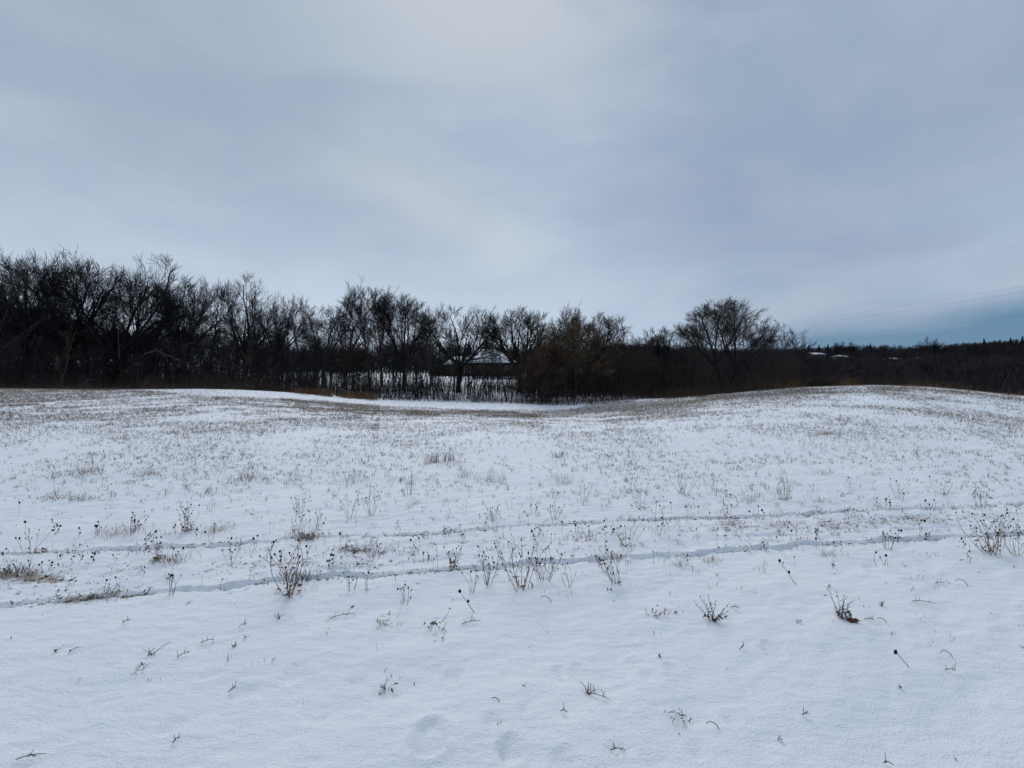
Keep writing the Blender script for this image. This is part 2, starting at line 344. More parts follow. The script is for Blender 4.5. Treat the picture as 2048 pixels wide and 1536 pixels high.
# curves in the photograph that bound the stubble
def pix(x, y, z):
    yy = np.maximum(y, 0.5); return 1024 + FPX * x / yy, HOR + FPX * (EYE - z) / yy
BAND_PX = [-400, 180, 330, 480, 640, 760, 900, 1050, 1150, 1230, 1300, 3000]     # smooth snow lies beyond this line
BAND_PY = [700, 774, 786, 795, 803, 812, 819, 821, 818, 790, 700, 700]
def stubble_density(x, y):
    """tufts per square metre"""
    z = terrain_base(x, y); px, py = pix(x, y, z)
    pat = fbm(x * 0.45 + 5, y * 0.26 + 1, 91, 4)          # long drifts, streaked across the slope
    pat2 = fbm(x * 1.1, y * 1.3, 92, 3)
    d = np.interp(y, [0, 2.0, 3.0, 3.8, 5, 7, 8.5, 11, 15, 24, 40], [0, 0.7, 1.6, 6.0, 16, 24, 36, 50, 60, 66, 70])
    m = 0.22 + 1.7 * sst(0.40, 0.66, pat) + 1.3 * sst(0.48, 0.66, pat2)
    m = m * np.where(px < 760, 1.0 + 0.5 * sst(10, 13, y), 0.85) * (1 - 0.45 * sst(19, 28, y) * (px < 560))
    wv = (fbm(px * 0.02, py * 0 + 4, 7, 3) - 0.5) * 8
    rim = np.exp(-((py - np.interp(px, SPX, SPY) - 8 + wv) / 8.0) ** 2) * sst(1000, 1250, px) * (1 - 0.6 * sst(1560, 1760, px))
    rim = rim + 0.8 * np.exp(-((py - 827 + wv) / 5.5) ** 2) * sst(560, 860, px) * (1 - sst(1100, 1200, px))
    m = m + 1.7 * rim + 0.15 * sst(806, 788, py) * (1 - sst(380, 480, px + wv * 6))
    nr = (1 - sst(8, 11, y)) * sst(.35, .6, pat2)
    m = m + nr * (9 * np.exp(-(line_d(x, y, RUT_A) / .05) ** 2) + 11 * np.exp(-(line_d(x, y, RUT_B) / .05) ** 2) + 5.0 * np.exp(-(line_d(x, y, RIDGE) / .2) ** 2))
    for a, b, r, v in LITTER_SPOTS: m = m + 9 * v * np.exp(-(((x - a) ** 2 + ((y - b) * 1.6) ** 2) / r ** 2))
    bandf = sst(-2.0, 2.5, np.interp(px, BAND_PX, BAND_PY) - py + wv * 0.5)
    m = m * (1 - bandf) + (0.04 + 0.25 * (1 - sst(330, 620, px)) + .12 * sst(.5, .7, pat2)) * bandf
    return d * m
def litter_amount(x, y):
    d = stubble_density(x, y)
    lit = np.clip(d / 420.0, 0, 0.42) * sst(6, 14, y) * (1 - 0.5 * sst(22, 30, y))
    near = (1 - sst(9, 14, y))
    nb = fbm(x * 1.7, y * 2.5, 44, 3)
    lit = lit + near * (0.62 * np.exp(-((line_d(x, y, RUT_A) + 0.01) / 0.045) ** 2) + 0.5 * np.exp(-((line_d(x, y, RUT_B) + 0.01) / 0.04) ** 2)) * sst(0.40, 0.62, nb)
    lit = lit + near * 0.55 * np.exp(-(line_d(x, y, RIDGE) / 0.22) ** 2) * sst(0.45, 0.62, nb)
    for a, b, r, v in LITTER_SPOTS:
        lit = lit + v * .42 * np.exp(-((x - a) ** 2 + ((y - b) * 1.6) ** 2) / r ** 2)
    w = sst(41, 48, y) * (1 - sst(58, 70, y)) * 0.45 + 0.8 * sst(40, 60, y) * sst(0.3, 0.5, x / np.maximum(y, 1))
    return np.clip(lit + w, 0, 1)
LITTER_SPOTS = [(*on_ground(a, b), r, v) for a, b, r, v in
    [(30, 1150, .22, .7), (90, 1158, .15, .6), (150, 1192, .14, .7), (240, 1178, .2, .5), (590, 1152, .12, .6), (740, 1102, .16, .7), (700, 1100, .12, .6),
     (1225, 1115, .14, .5), (610, 1068, .14, .5), (720, 1126, .14, .4), (1120, 985, .1, .2), (110, 995, .2, .4), (170, 998, .18, .35), (500, 955, .3, .35), (300, 947, .2, .35), (180, 945, .2, .4)]]
def axis(lo, hi, fine_lo, fine_hi, step, grow):
    mid = list(np.arange(fine_lo, fine_hi + 1e-6, step)); a = []; s = step; v = fine_lo
    while v > lo: s *= grow; v -= s; a.append(v)
    b = []; s = step; v = fine_hi
    while v < hi: s *= grow; v += s; b.append(v)
    return np.array(a[::-1] + mid + b)
gx = axis(-1600, 1600, -4.6, 4.6, 0.024, 1.022); gy = axis(-60, 2500, 1.5, 5.6, 0.020, 1.018)
GX, GY = np.meshgrid(gx, gy); GZ = terrain(GX.ravel(), GY.ravel())
nx, ny = len(gx), len(gy)
idx = np.arange(nx * ny).reshape(ny, nx)
F = np.stack([idx[:-1, :-1], idx[:-1, 1:], idx[1:, 1:], idx[1:, :-1]], -1).reshape(-1, 4)
me = make_mesh('ground', np.stack([GX.ravel(), GY.ravel(), GZ], 1), F, M['snow'], smooth=True)
at_ = me.attributes.new('litter', 'FLOAT', 'POINT'); at_.data.foreach_set('value', litter_amount(GX.ravel(), GY.ravel()).astype(np.float32))
tag(link('ground', me), kind='structure')
print('ground verts', nx * ny)

# ------------------------------------------------------------------ bare trees
def unit(v):
    l = math.sqrt(v[0]*v[0] + v[1]*v[1] + v[2]*v[2]) + 1e-9; return (v[0]/l, v[1]/l, v[2]/l)
def deviate(d, ang, rot):
    a = unit((d[1], -d[0], 0.001) if abs(d[2]) < 0.98 else (1, 0, 0))
    b = (d[1]*a[2]-d[2]*a[1], d[2]*a[0]-d[0]*a[2], d[0]*a[1]-d[1]*a[0])
    s, c = math.sin(ang), math.cos(ang); cr, sr = math.cos(rot), math.sin(rot)
    return unit(tuple(d[i]*c + s*(a[i]*cr + b[i]*sr) for i in range(3)))
def grow_tree(seed, H, Rc, base=0.28, limbs=6, spread=38, lean=0.0, density=1.0, up=0.10, r0=None, stems=1, leader=True, twig=0.0135, maxlev=4, crooked=0.13, drop=False):
    """returns trunk polylines and crown polylines of a bare tree; H height, Rc crown radius"""
    rd = random.Random(seed); r0 = r0 or H * 0.018
    cz = H * (base * 0.75 + (1 - base * 0.75) * 0.50); rz = H - cz
    trunk, crown = [], []
    cx = lean * H * 0.5
    def inside(p):
        zz = (p[2] - cz) / (rz if p[2] > cz else max(cz - base * H * 0.55, 1e-3) * 1.0)
        return ((p[0] - cx * max(0, p[2]) / H) / Rc) ** 2 + (p[1] / Rc) ** 2 + zz * zz
    def walk(p, d, Ln, ra, rb, lev, step):
        n = max(2, int(Ln / step)); pts = [p]; rad = [ra]; q = d
        for i in range(n):
            t = (i + 1) / n
            w = crooked * (1.0 if lev < 3 else 1.15)
            q = unit((q[0] + rd.gauss(0, w), q[1] + rd.gauss(0, w), q[2] + rd.gauss(0, w) + up * (0.5 if lev == 1 else 1.0)))
            p = (p[0] + q[0]*Ln/n, p[1] + q[1]*Ln/n, p[2] + q[2]*Ln/n)
            pts.append(p); rad.append(ra + (rb - ra) * t)
            if lev > 0 and i > 0 and inside(p) > (1.0 + rd.uniform(-0.12, 0.05)): break
        k = len(pts) - 1                      # taper over the length really grown
        if k < n: rad = [ra + (rb - ra) * i / k for i in range(k + 1)]
        return pts, rad
    counts = {1: 8, 2: 6.5, 3: 6.3, 4: 3}
    def branch(p, d, Ln, r, lev):
        if lev > maxlev or Ln < 0.12: return
        step = {1: 0.6, 2: 0.5, 3: 0.4, 4: 0.3}.get(lev, 0.3)
        rb = max(r * (0.30 if lev < 4 else 0.5), twig * 0.7)
        pts, rad = walk(p, d, Ln, r, rb, lev, step)
        (trunk if lev <= 1 else crown).append((pts, rad))
        if lev == maxlev: return
        n = counts.get(lev, 3) * density * rd.uniform(0.8, 1.25)
        n = int(n) + (rd.random() < n % 1); m = len(pts) - 1
        for k in range(n):
            t = 0.22 + 0.78 * (k + rd.random()) / n; t = min(t, 0.999)
            j = int(t * m); f = t * m - j
            a, b = pts[j], pts[min(j+1, m)]; q = tuple(a[i] + (b[i]-a[i])*f for i in range(3))
            dd = unit(tuple(b[i]-a[i] for i in range(3))) if b != a else d
            ang = R(rd.uniform(20, 44) if lev < 3 else rd.uniform(18, 42))
            rr = max(rad[j] * rd.uniform(0.34, 0.58), twig)
            Lc = Ln * (rd.uniform(0.42, 0.70)) * (1.15 - 0.50 * t)
            branch(q, deviate(dd, ang, rd.uniform(0, 6.283)), Lc, rr, lev + 1)
    for s in range(stems):
        d0 = unit((lean * 0.35 + (0 if stems == 1 else math.cos(s * 6.283 / stems + seed) * 0.28), 0 if stems == 1 else math.sin(s * 6.283 / stems + seed) * 0.2, 1))
        p0 = (0, 0, -0.4) if stems == 1 else (d0[0] * 0.5, d0[1] * 0.5, -0.4)
        hf = base * H * rd.uniform(0.92, 1.1)
        rr0 = r0 if stems == 1 else r0 * 0.72
        n = 7; pts = [p0]; rad = [rr0 * 1.35]; q = d0; p = p0
        for i in range(n):
            q = unit((q[0] + rd.gauss(0, .05), q[1] + rd.gauss(0, .05), q[2]))
            p = tuple(p[k] + q[k] * (hf + .4) / n for k in range(3)); pts.append(p); rad.append(rr0 * (1.0 - 0.22 * (i + 1) / n))
        trunk.append((pts, rad))
        nl = limbs if stems == 1 else max(3, limbs // stems + 1)
        if leader:
            Ll = (H - hf) * 0.93; P, Q = walk(p, q, Ll, rr0 * 0.74, rr0 * 0.10, 0.5, 0.6); trunk.append((P, Q))
            m = len(P) - 1
            for k in range(int(nl * 2.0)):
                t = 0.02 + 0.9 * (k / (nl * 2.0)); j = int(t * m)
                ang = R(spread * rd.uniform(0.8, 1.35) * (1.1 - 0.35 * t)); rot = k * 2.4 + rd.uniform(-.5, .5)
                dd = deviate(unit(tuple(P[min(j+1, m)][i] - P[j][i] for i in range(3))), ang, rot)
                reach = (Rc / max(math.sin(ang), 0.35)) * (1.05 - 0.45 * t)
                branch(P[j], dd, min(reach, (H - P[j][2]) * 1.1 + 0.5), Q[j] * rd.uniform(0.45, 0.65), 1 if t < 0.5 else 2)
        else:
            for k in range(nl):
                ang = R(spread * rd.uniform(0.35, 1.15)); rot = k * 6.283 / nl + rd.uniform(-.4, .4)
                dd = deviate(q, ang, rot)
                Ll = min(Rc / max(math.sin(ang), 0.3) * 1.05, (H - hf) * 1.02)
                branch(p, dd, Ll, rr0 * rd.uniform(0.42, 0.62), 1)
        for k in range(rd.randint(2, 4)):           # a few dead low side branches
            j = rd.randint(3, n - 1)
            branch(pts[j], deviate(q, R(rd.uniform(50, 80)), rd.uniform(0, 6.28)), rd.uniform(0.10, 0.2) * H * 0.6, rr0 * 0.14, 3)
    return trunk, crown
def build_tree_meshes(name, seed, H, Rc, bark, **kw):
    t, c = grow_tree(seed, H, Rc, **kw)
    Vt, Ft = tubes(t, 7); Vc, Fc = tubes(c, 3)
    # add a buttressed foot
    k = Vt[:, 2] < 0.35; Vt[k, :2] *= (1 + 0.35 * np.clip((0.35 - Vt[k, 2:3]) / 0.6, 0, 1))
    return make_mesh(name + '_trunk', Vt, Ft, M[bark], smooth=True), make_mesh(name + '_crown', Vc, Fc, M[bark]), float(np.percentile(Vc[:, 2], 99.7))
def place_tree(meshes, px, D, top, label, cat='tree', group=None, rz=0.0, name='bare_tree', wid=1.0, zoff=0.0):
    x = (px - 1024) / FPX * D; z = gz(x, D)
    Hn = EYE + (HOR - top) / FPX * D - z
    s = Hn / meshes[2]
    r = empty(name, (x, D, z + zoff), label, cat, group, rz, (s * wid, s * wid, s))
    link('trunk', meshes[0], r); link('crown', meshes[1], r)
    return r
PT = {}
for nm_, sd_, bk_ in (('tall', 104, 'bark'), ('tall2', 101, 'bark_grey'), ('oval2', 106, 'bark'), ('dome', 103, 'bark'), ('dome2', 105, 'bark_grey')):
    PT[nm_] = build_tree_meshes(nm_, sd_, 13.0, 4.0, bk_, base=0.27, limbs=8, spread=40, leader=False, up=0.03, density=0.9, r0=0.26, crooked=0.085)
for nm_, sd_, bk_ in (('gnarly', 117, 'bark'), ('gnarly2', 112, 'bark'), ('gnarly3', 111, 'bark_grey')):
    PT[nm_] = build_tree_meshes(nm_, sd_, 13.0, 5.2, bk_, base=0.22, limbs=10, spread=52, leader=False, up=0.03, density=0.95, r0=0.28, crooked=0.10)
for nm_, sd_, bk_ in (('oval', 124, 'bark'), ('oval3', 121, 'bark_grey'), ('oval4', 126, 'bark')):
    PT[nm_] = build_tree_meshes(nm_, sd_, 13.0, 3.6, bk_, base=0.25, limbs=7, spread=36, leader=True, up=0.04, density=0.8, r0=0.20, crooked=0.08)
PT['narrow'] = build_tree_meshes('narrow', 64, 13.0, 2.4, 'bark_grey', base=0.28, limbs=7, spread=26, leader=True, up=0.08, density=0.85, r0=0.15, crooked=0.09)
PT['twin'] = build_tree_meshes('twin', 70, 12.0, 4.0, 'bark', base=0.22, limbs=9, spread=38, stems=2, leader=False, up=0.05, density=1.0, r0=0.23, crooked=0.10)
PT['lone'] = build_tree_meshes('lone', 31, 14.0, 5.2, 'bark', base=0.32, limbs=11, spread=42, stems=2, leader=False, up=0.02, density=1.22, r0=0.40, crooked=0.05)
for nm_, sd_ in (('fan', 18), ('fan2', 21), ('fan3', 17)):
    PT[nm_] = build_tree_meshes(nm_, sd_, 10.0, 4.2, 'bark', base=0.30, limbs=9, spread=48, leader=False, up=0.03, density=0.98, r0=0.27, crooked=0.06)
PT['thin'] = build_tree_meshes('thin', 95, 9.0, 2.2, 'bark_grey', base=0.28, limbs=5, spread=28, leader=True, up=0.08, density=0.6, r0=0.10)
PT['lone'][1].materials[0] = M['bark_warm']
GRP = 'bare trees along the wood edge'
T = [  # mesh, px, D, top py, width factor, label
 ('gnarly3', -30, 44, 505, 1.0, 'large bare tree cut by the left edge of the photo, its long limb reaching right'),
 ('tall', 38, 47, 522, 1.0, 'tall bare tree just inside the left edge with a thick dark trunk'),
 ('tall2', 92, 50, 516, 1.0, 'bare tree with a fine twiggy crown, third from the left edge'),
 ('oval2', 140, 52, 512, 1.15, 'bare tree with a dense rounded top, left of the tallest crown'),
 ('oval4', 180, 53, 522, 1.0, 'bare tree close against the left side of the tallest crown'),
 ('gnarly2', 222, 51, 503, .92, 'tallest bare crown in the wood, forked trunk fanning out above the left part'),
 ('oval3', 268, 56, 540, 1.2, 'crooked bare tree whose crown slopes down right of the tallest crown'),
 ('twin', 322, 57, 552, 1.0, 'twin stemmed bare tree with a long slanting limb above the pale dead branches'),
 ('oval2', 372, 58, 556, 0.95, 'even rounded bare tree between the slanting limbs and the big spreading tree'),
 ('oval3', 420, 60, 556, 0.95, 'narrow bare tree standing left of the big spreading tree'),
 ('gnarly', 487, 54, 545, 0.95, 'big spreading bare tree with wide black limbs and spiky top, left of the snow gap'),
 ('oval2', 552, 62, 588, 0.9, 'bare tree on the right flank of the big spreading tree'),
 ('oval', 600, 64, 602, 1.0, 'bare tree with a low even top at the start of the snow gap'),
 ('dome2', 645, 62, 612, 1.0, 'bare tree with a lower top, above the orange grass at the wood edge'),
 ('oval2', 688, 64, 606, 0.9, 'bare tree left of the tall pale pair, small dark red leaves below it'),
 ('narrow', 738, 62, 570, 1.25, 'tallest of the middle trees, pale thin crown of upright twigs'),
 ('narrow', 765, 66, 580, 1.1, 'slim pale bare tree close beside the tallest of the middle trees'),
 ('fan2', 808, 60, 588, 0.95, 'round bare crown directly right of the tall pale pair'),
 ('oval4', 860, 64, 613, 0.95, 'small bare tree squeezed between two round crowns, left of the house'),
 ('fan', 917, 52, 606, 1.12, 'dome shaped bare tree with a thick trunk at the left end of the snowy roof'),
 ('fan2', 1040, 53, 614, 1.2, 'wide fan shaped bare tree with its trunk at the right end of the snowy roof'),
 ('oval', 1102, 64, 634, 0.8, 'small bare tree behind the left shoulder of the tan leaved thicket'),
 ('narrow', 1146, 62, 612, 0.9, 'narrow bare tree poking up behind the tan leaved thicket'),
 ('fan2', 1195, 58, 626, 1.25, 'round bare crown right of the narrow tree, sloping down to the right'),
 ('oval', 1250, 66, 664, 1.0, 'low bare tree at the foot of the last round crown'),
 ('fan3', 1300, 66, 670, 0.9, 'low rounded bare tree in the dip between the wood and the lone forked tree'),
 ('fan3', 1352, 66, 654, 1.0, 'bare tree just left of the lone forked tree, half its height'),
 ('lone', 1452, 36, 600, 1.22, 'large lone bare tree with forked trunk and wide fan crown on the right slope'),
 ('thin', 1545, 95, 658, 1.1, 'faint thin bare tree right of the lone forked tree'),
 ('thin', 1580, 100, 638, 1.25, 'faint slender bare tree against the blue sky strip, left of the far houses')]
for i, (k, px, D, top, w, lab) in enumerate(T):
    place_tree(PT[k], px, D, top, lab, group=GRP, rz=(i * 1.9) % 6.28 if k != 'lone' else 0.6, wid=w)
def skyline(px):
    return np.interp(px, [0, 150, 250, 300, 450, 520, 620, 700, 760, 860, 960, 1040, 1150, 1250, 1300, 1360, 1400, 1500], [540, 535, 555, 580, 585, 595, 628, 630, 615, 628, 660, 650, 650, 685, 690, 680, 700, 712])
# second rank: trees behind the front row, not told apart in the photograph
rd = random.Random(5)
ZN = [(0, 480, 'dark bare tree deep in the black left part of the wood', 'trees deep in the left part of the wood'),
      (480, 900, 'bare tree behind the front trees where snow shows between trunks, left of the house', 'trees behind the front row left of the house'),
      (900, 1250, 'bare tree in the rank around and behind the snowy roofed house', 'trees around the house'),
      (1250, 1500, 'low bare tree in the dark wood between the round crowns and the lone tree', 'low trees left of the lone tree')]
for k in range(74):
    px = -400 + 1870 * (k + rd.random()) / 74
    D = rd.uniform(60, 86) if px < 480 else rd.uniform(64, 98)
    if 905 < px < 1050: D = rd.uniform(108, 125)
    z = next(a for a in ZN if a[0] <= max(px, 0) < a[1])
    top = skyline(px) + (rd.uniform(50, 105) if px < 480 else rd.uniform(28, 80)) + (8 if px > 905 else 0)
    place_tree(PT[rd.choice(['oval', 'oval2', 'dome2', 'tall2', 'narrow', 'dome', 'oval3', 'oval4', 'tall'])], px, D, top, z[2], group=z[3], rz=rd.uniform(0, 6.28), wid=rd.uniform(0.8, 1.1), zoff=-0.05)

# saplings at the edge of the wood
SP = []
for s in range(8):
    rs = random.Random(200 + s); polys = []; H = 5.0
    def stem(p, d, Ln, r, lev):
        n = 8 if lev == 0 else 4; pts = [p]; rad = [r]; q = d
        for i in range(n):
            q = unit((q[0] + rs.gauss(0, .07 + .07 * lev), q[1] + rs.gauss(0, .07 + .07 * lev), q[2] + (0.05 if lev == 0 else 0.10)))
            p = tuple(p[k] + q[k] * Ln / n for k in range(3)); pts.append(p); rad.append(max(r * (1 - 0.75 * (i + 1) / n), .006))
        polys.append((pts, rad))
        if lev < 3:
            for k in range([13, 6, 3][lev]):
                t = 0.28 + 0.7 * rs.random(); j = int(t * n)
                stem(pts[j], deviate(q, R(rs.uniform(28, 58)), rs.uniform(0, 6.28)), Ln * rs.uniform(0.22, 0.42) * (1.2 - 0.6 * t), max(rad[j] * 0.5, .008), lev + 1)
    stem((0, 0, -.2), (rs.gauss(0, .08), rs.gauss(0, .08), 1), H, 0.055, 0)
    V, F = tubes(polys, 4); SP.append(make_mesh('sapling', V, F, M[['bark', 'bark_grey', 'bark_brown', 'bark'][s % 4]]))
SZ = [(-100, 480, 'thin dark sapling at the edge of the black left part of the wood', 'saplings in the left part of the wood'),
      (480, 720, 'thin upright sapling against the snow gap above the orange grass', 'saplings above the orange grass'),
      (720, 1060, 'thin upright sapling in front of the snow below the house', 'saplings in front of the snow below the house'),
      (1060, 1500, 'thin sapling in the dark thicket between the house and the lone tree', 'saplings right of the house')]
for k in range(210):
    px = -80 + 1570 * (k + rd.random()) / 210
    D = rd.uniform(42, 58); x = (px - 1024) / FPX * D; z = gz(x, D)
    zt = EYE + (HOR - rd.uniform(640, 735)) / FPX * D
    h = max(2.5, min(zt - z, 7.0)); g = next(a for a in SZ if a[0] <= px < a[1])
    o = link('sapling', rd.choice(SP), None, (x, D, z)); w = rd.uniform(0.8, 1.25)
    o.scale = (w, w, h / 5.0); o.rotation_euler = (0, 0, rd.uniform(0, 6.28)); tag(o, g[2], 'sapling', g[3])

# shrub with clinging leaves
def leafy(name, seed, px, D, top, wpx, lab, cat, leafmat, nleaf, ls, bark='bark_brown', grp=None, leafz=0.2):
    x = (px - 1024) / FPX * D; z = gz(x, D); H = EYE + (HOR - top) / FPX * D - z; Rc = wpx / 2 / FPX * D
    t, c = grow_tree(seed, H, Rc, base=0.10, limbs=8, spread=46, stems=3, leader=False, up=0.07, density=0.85, r0=0.13, maxlev=4)
    r = empty(name, (x, D, z), lab, cat, grp)
    V, F = tubes(t, 5); link('trunk', make_mesh('trunk', V, F, M[bark], True), r)
    V, F = tubes(c, 3); link('crown', make_mesh('crown', V, F, M[bark]), r)
    tips = np.array([p for pts, _ in c for p in pts[1:]]); tips = tips[tips[:, 2] > leafz * H]
    rg = np.random.default_rng(seed); P = tips[rg.integers(0, len(tips), nleaf)] + rg.normal(0, 0.07, (nleaf, 3))
    a = rg.normal(0, 1, (nleaf, 3)); a /= np.linalg.norm(a, axis=1)[:, None]; b = np.cross(a, rg.normal(0, 1, (nleaf, 3))); b /= np.linalg.norm(b, axis=1)[:, None]
    s = ls * rg.uniform(0.6, 1.3, (nleaf, 1)); V = np.stack([P - a*s, P + b*s*0.5, P + a*s, P - b*s*0.5], 1).reshape(-1, 3)
    link('leaves', make_mesh('leaves', V, np.arange(nleaf * 4).reshape(-1, 4), M[leafmat]), r)
leafy('leafy_thicket', 301, 1142, 44, 666, 142, 'broad thicket still holding tan brown leaves, right of the house', 'shrub', 'leaf_tan', 20000, 0.05, leafz=0.4)
leafy('leafy_thicket', 302, 1092, 43, 704, 105, 'lower reddish brown thicket on the left foot of the tan leaved one', 'shrub', 'leaf_red', 9000, 0.045)
leafy('leafy_shrub', 303, 700, 56, 668, 55, 'small shrub with dark red leaves among the trunks left of the tall pale pair', 'shrub', 'leaf_red', 3500, 0.06, leafz=0.5)
leafy('leafy_shrub', 304, 1235, 47, 700, 120, 'dense brown twiggy shrub right of the tan leaved thicket', 'shrub', 'leaf_red', 1500, 0.04)
leafy('leafy_shrub', 305, 1540, 52, 722, 100, 'brown olive shrub on the slope right of the lone forked tree', 'shrub', 'leaf_tan', 1600, 0.04)

# pale dead branches and fallen logs at the foot of the left wood
def dead_branch(pa, pb, Da, Db, r, lab, sag=0.0, forks=2, seed=1, name='dead_branch'):
    rs = random.Random(seed)
    A = np.array([(pa[0]-1024)/FPX*Da, Da, EYE + (HOR-pa[1])/FPX*Da]); B = np.array([(pb[0]-1024)/FPX*Db, Db, EYE + (HOR-pb[1])/FPX*Db])
    n = 9; pts = []
    for i in range(n + 1):
        t = i / n; p = A + (B - A) * t; p[2] += sag * math.sin(math.pi * t); p += np.array([rs.gauss(0, .03), 0, rs.gauss(0, .04)]); pts.append(p)
    polys = [(pts, [r * (1 - 0.6 * i / n) for i in range(n + 1)])]
    for k in range(forks):
        j = rs.randint(2, n - 2); d = (pts[j+1] - pts[j]); d /= np.linalg.norm(d)
        q = pts[j]; e = unit((d[0] + rs.uniform(-.6, .6), d[1], d[2] + rs.uniform(-.7, .7))); l = rs.uniform(.4, 1.1)
        polys.append(([q + np.array(e) * l * t + np.array([0, 0, rs.gauss(0, .02)]) for t in (0, .33, .66, 1)], [r*.6, r*.5, r*.35, r*.2]))
    c = pts[0].copy(); polys = [([p - c for p in P], rr) for P, rr in polys]
    V, F = tubes(polys, 6)
    o = link(name, make_mesh(name, V, F, M['dead_wood'], True), None, tuple(c)); tag(o, lab, 'branch', 'pale dead branches at the wood edge')
dead_branch((308, 698), (378, 730), 47, 47, .05, 'longest pale dead branch slanting down right, in front of the black left wood', 0, 4, 1)
dead_branch((286, 709), (325, 700), 46.5, 46.5, .05, 'short pale dead branch arching left of the longest dead branch', .15, 2, 2)
dead_branch((252, 744), (270, 726), 46, 46, .055, 'short pale broken branch rising right, below and left of the arching one', 0, 1, 3)
dead_branch((238, 718), (236, 652), 47, 48, .035, 'pale bent vine hanging below the tallest crown', 0, 0, 4, 'hanging_vine')
dead_branch((278, 779), (296, 765), 43, 43, .06, 'pale forked deadwood lying at the snow line below the left wood', 0, 4, 5)
dead_branch((370, 690), (392, 686), 47, 47, .03, 'thin pale twig sticking out right of the longest dead branch', 0, 1, 6)
dead_branch((160, 774), (190, 757), 44, 44, .05, 'pale stick leaning at the snow line, left of the forked deadwood', .1, 2, 7)
dead_branch((108, 782), (180, 771), 43, 45, .07, 'grey fallen log arching low over the snow near the left edge', .15, 3, 8, 'fallen_log')
dead_branch((490, 735), (500, 708), 48, 48, .035, 'thin pale curved stem right of the big spreading tree', 0, 1, 9)
dead_branch((718, 790), (748, 803), 41, 41, .04, 'thin pale stick lying on the snow at the end of the orange grass', 0, 1, 10)
dead_branch((575, 786), (590, 782), 41.5, 41.5, .04, 'short pale stick lying left of the orange grass', 0, 0, 11)
dead_branch((968, 735), (962, 690), 47, 47, .035, 'pale broken stem standing up in front of the snowy roof', 0, 2, 12)

# ------------------------------------------------------------------ undergrowth, far woods (uncountable)
def thicket(name, label, pts, hmin, hmax, r, matl, cat, seed, bend=0.25, per=1):
    rg = np.random.default_rng(seed); n = len(pts) * per
    P = np.repeat(np.array(pts), per, 0) + np.c_[rg.normal(0, .12, (n, 2)) * (per > 1), np.zeros(n)]
    h = rg.uniform(hmin, hmax, n)[:, None] ** 1.0; d = rg.normal(0, bend, (n, 2)); k = 4
    W_ = []
    for i in range(k):
        t = i / (k - 1); W_.append(np.c_[P[:, :2] + d * h * t ** 1.6 + rg.normal(0, .02, (n, 2)) * (i > 0), P[:, 2] - .05 + h[:, 0] * t])
    A = np.stack(W_, 1); Rr = np.repeat(np.linspace(1, .35, k)[None] * r, n, 0) * rg.uniform(.6, 1.5, (n, 1))
    polys = list(zip(A, Rr)); V, F = tubes(polys, 3)
    o = link(name, make_mesh(name, V, F, M[matl])); tag(o, label, cat, kind='stuff'); return o
def scatter(n, px0, px1, d0, d1, seed, keep=None):
    rg = np.random.default_rng(seed); px = rg.uniform(px0, px1, n); D = rg.uniform(d0, d1, n); x = (px - 1024) / FPX * D
    if keep is not None:
        k = keep(px, D) > rg.random(n); px, D, x = px[k], D[k], x[k]
    return np.stack([x, D, terrain(x, D)], 1)
thicket('undergrowth', 'dark tangled undergrowth at the foot of the wood', scatter(23000, -480, 1500, 42, 60, 1, lambda p, D: 0.25 + 0.75 * sst(0.45, 0.6, fbm(p * .02, D * .2, 3, 3)) - 0.35 * ((p > 700) & (p < 1050))), .3, 1.9, .012, 'bark_brown', 'undergrowth', 1, 0.4)
thicket('undergrowth', 'tall black tangle filling the left part of the wood', scatter(11000, -520, 640, 50, 84, 31, lambda p, D: np.interp(p, [430, 640], [1, .25])), 1.5, 6.5, .022, 'bark', 'undergrowth', 11, 0.16)
thicket('undergrowth', 'tall dark tangle of thin stems right of the house', scatter(15000, 1050, 1560, 46, 80, 32, lambda p, D: np.interp(p, [1050, 1120, 1300], [.35, .8, 1])), 1.0, 5.0, .018, 'bark_brown', 'undergrowth', 12, 0.18)
thicket('undergrowth', 'thin grey stems against the snow below the house', scatter(1500, 500, 1080, 40.5, 66, 33, lambda p, D: .35 + .65 * sst(.45, .6, fbm(p * .025, D * .15, 27, 3))), .8, 5.0, .022, 'bark', 'undergrowth', 13, 0.24)
thicket('undergrowth', 'low dark brush on the snow under the middle trees', scatter(5200, 700, 1120, 39.5, 66, 36, lambda p, D: .3 + .7 * sst(.4, .6, fbm(p * .03, D * .2, 23, 2))), .15, 1.2, .012, 'bark', 'undergrowth', 16, 0.4)
thicket('brush', 'reddish brown weeds along the line where field meets wood', scatter(13000, -100, 1480, 39.5, 43, 2, lambda p, D: np.interp(p, [0, 400, 480, 620, 640, 760, 800, 1020, 1060, 1300, 1500], [.3, .45, .6, .7, .5, .4, .35, .4, .7, .7, .4])), .1, .65, .012, 'brush', 'brush', 3, 0.45)
thicket('tall_grass', 'orange tan tall grass at the wood edge left of the middle', scatter(3800, 585, 760, 38.3, 42, 4, lambda p, D: np.interp(p, [585, 650, 720, 760], [.1, 1, .9, .05]) * sst(.35, .6, fbm(p * .04, D * .6, 13, 2))), .15, .6, .011, 'brush_tan', 'tall grass', 5, 0.5)
thicket('brush', 'brown brush showing over the crest on the right', scatter(20000, 1330, 2160, 33.5, 40, 6, lambda p, D: np.interp(p, [1330, 1500, 1620, 1800, 2000, 2160], [.3, .7, 1, .8, .5, .4]) * (.25 + .75 * sst(.4, .6, fbm(p * .03, D * .3, 9, 2)))), .2, .95, .011, 'brush', 'brush', 7, 0.45)
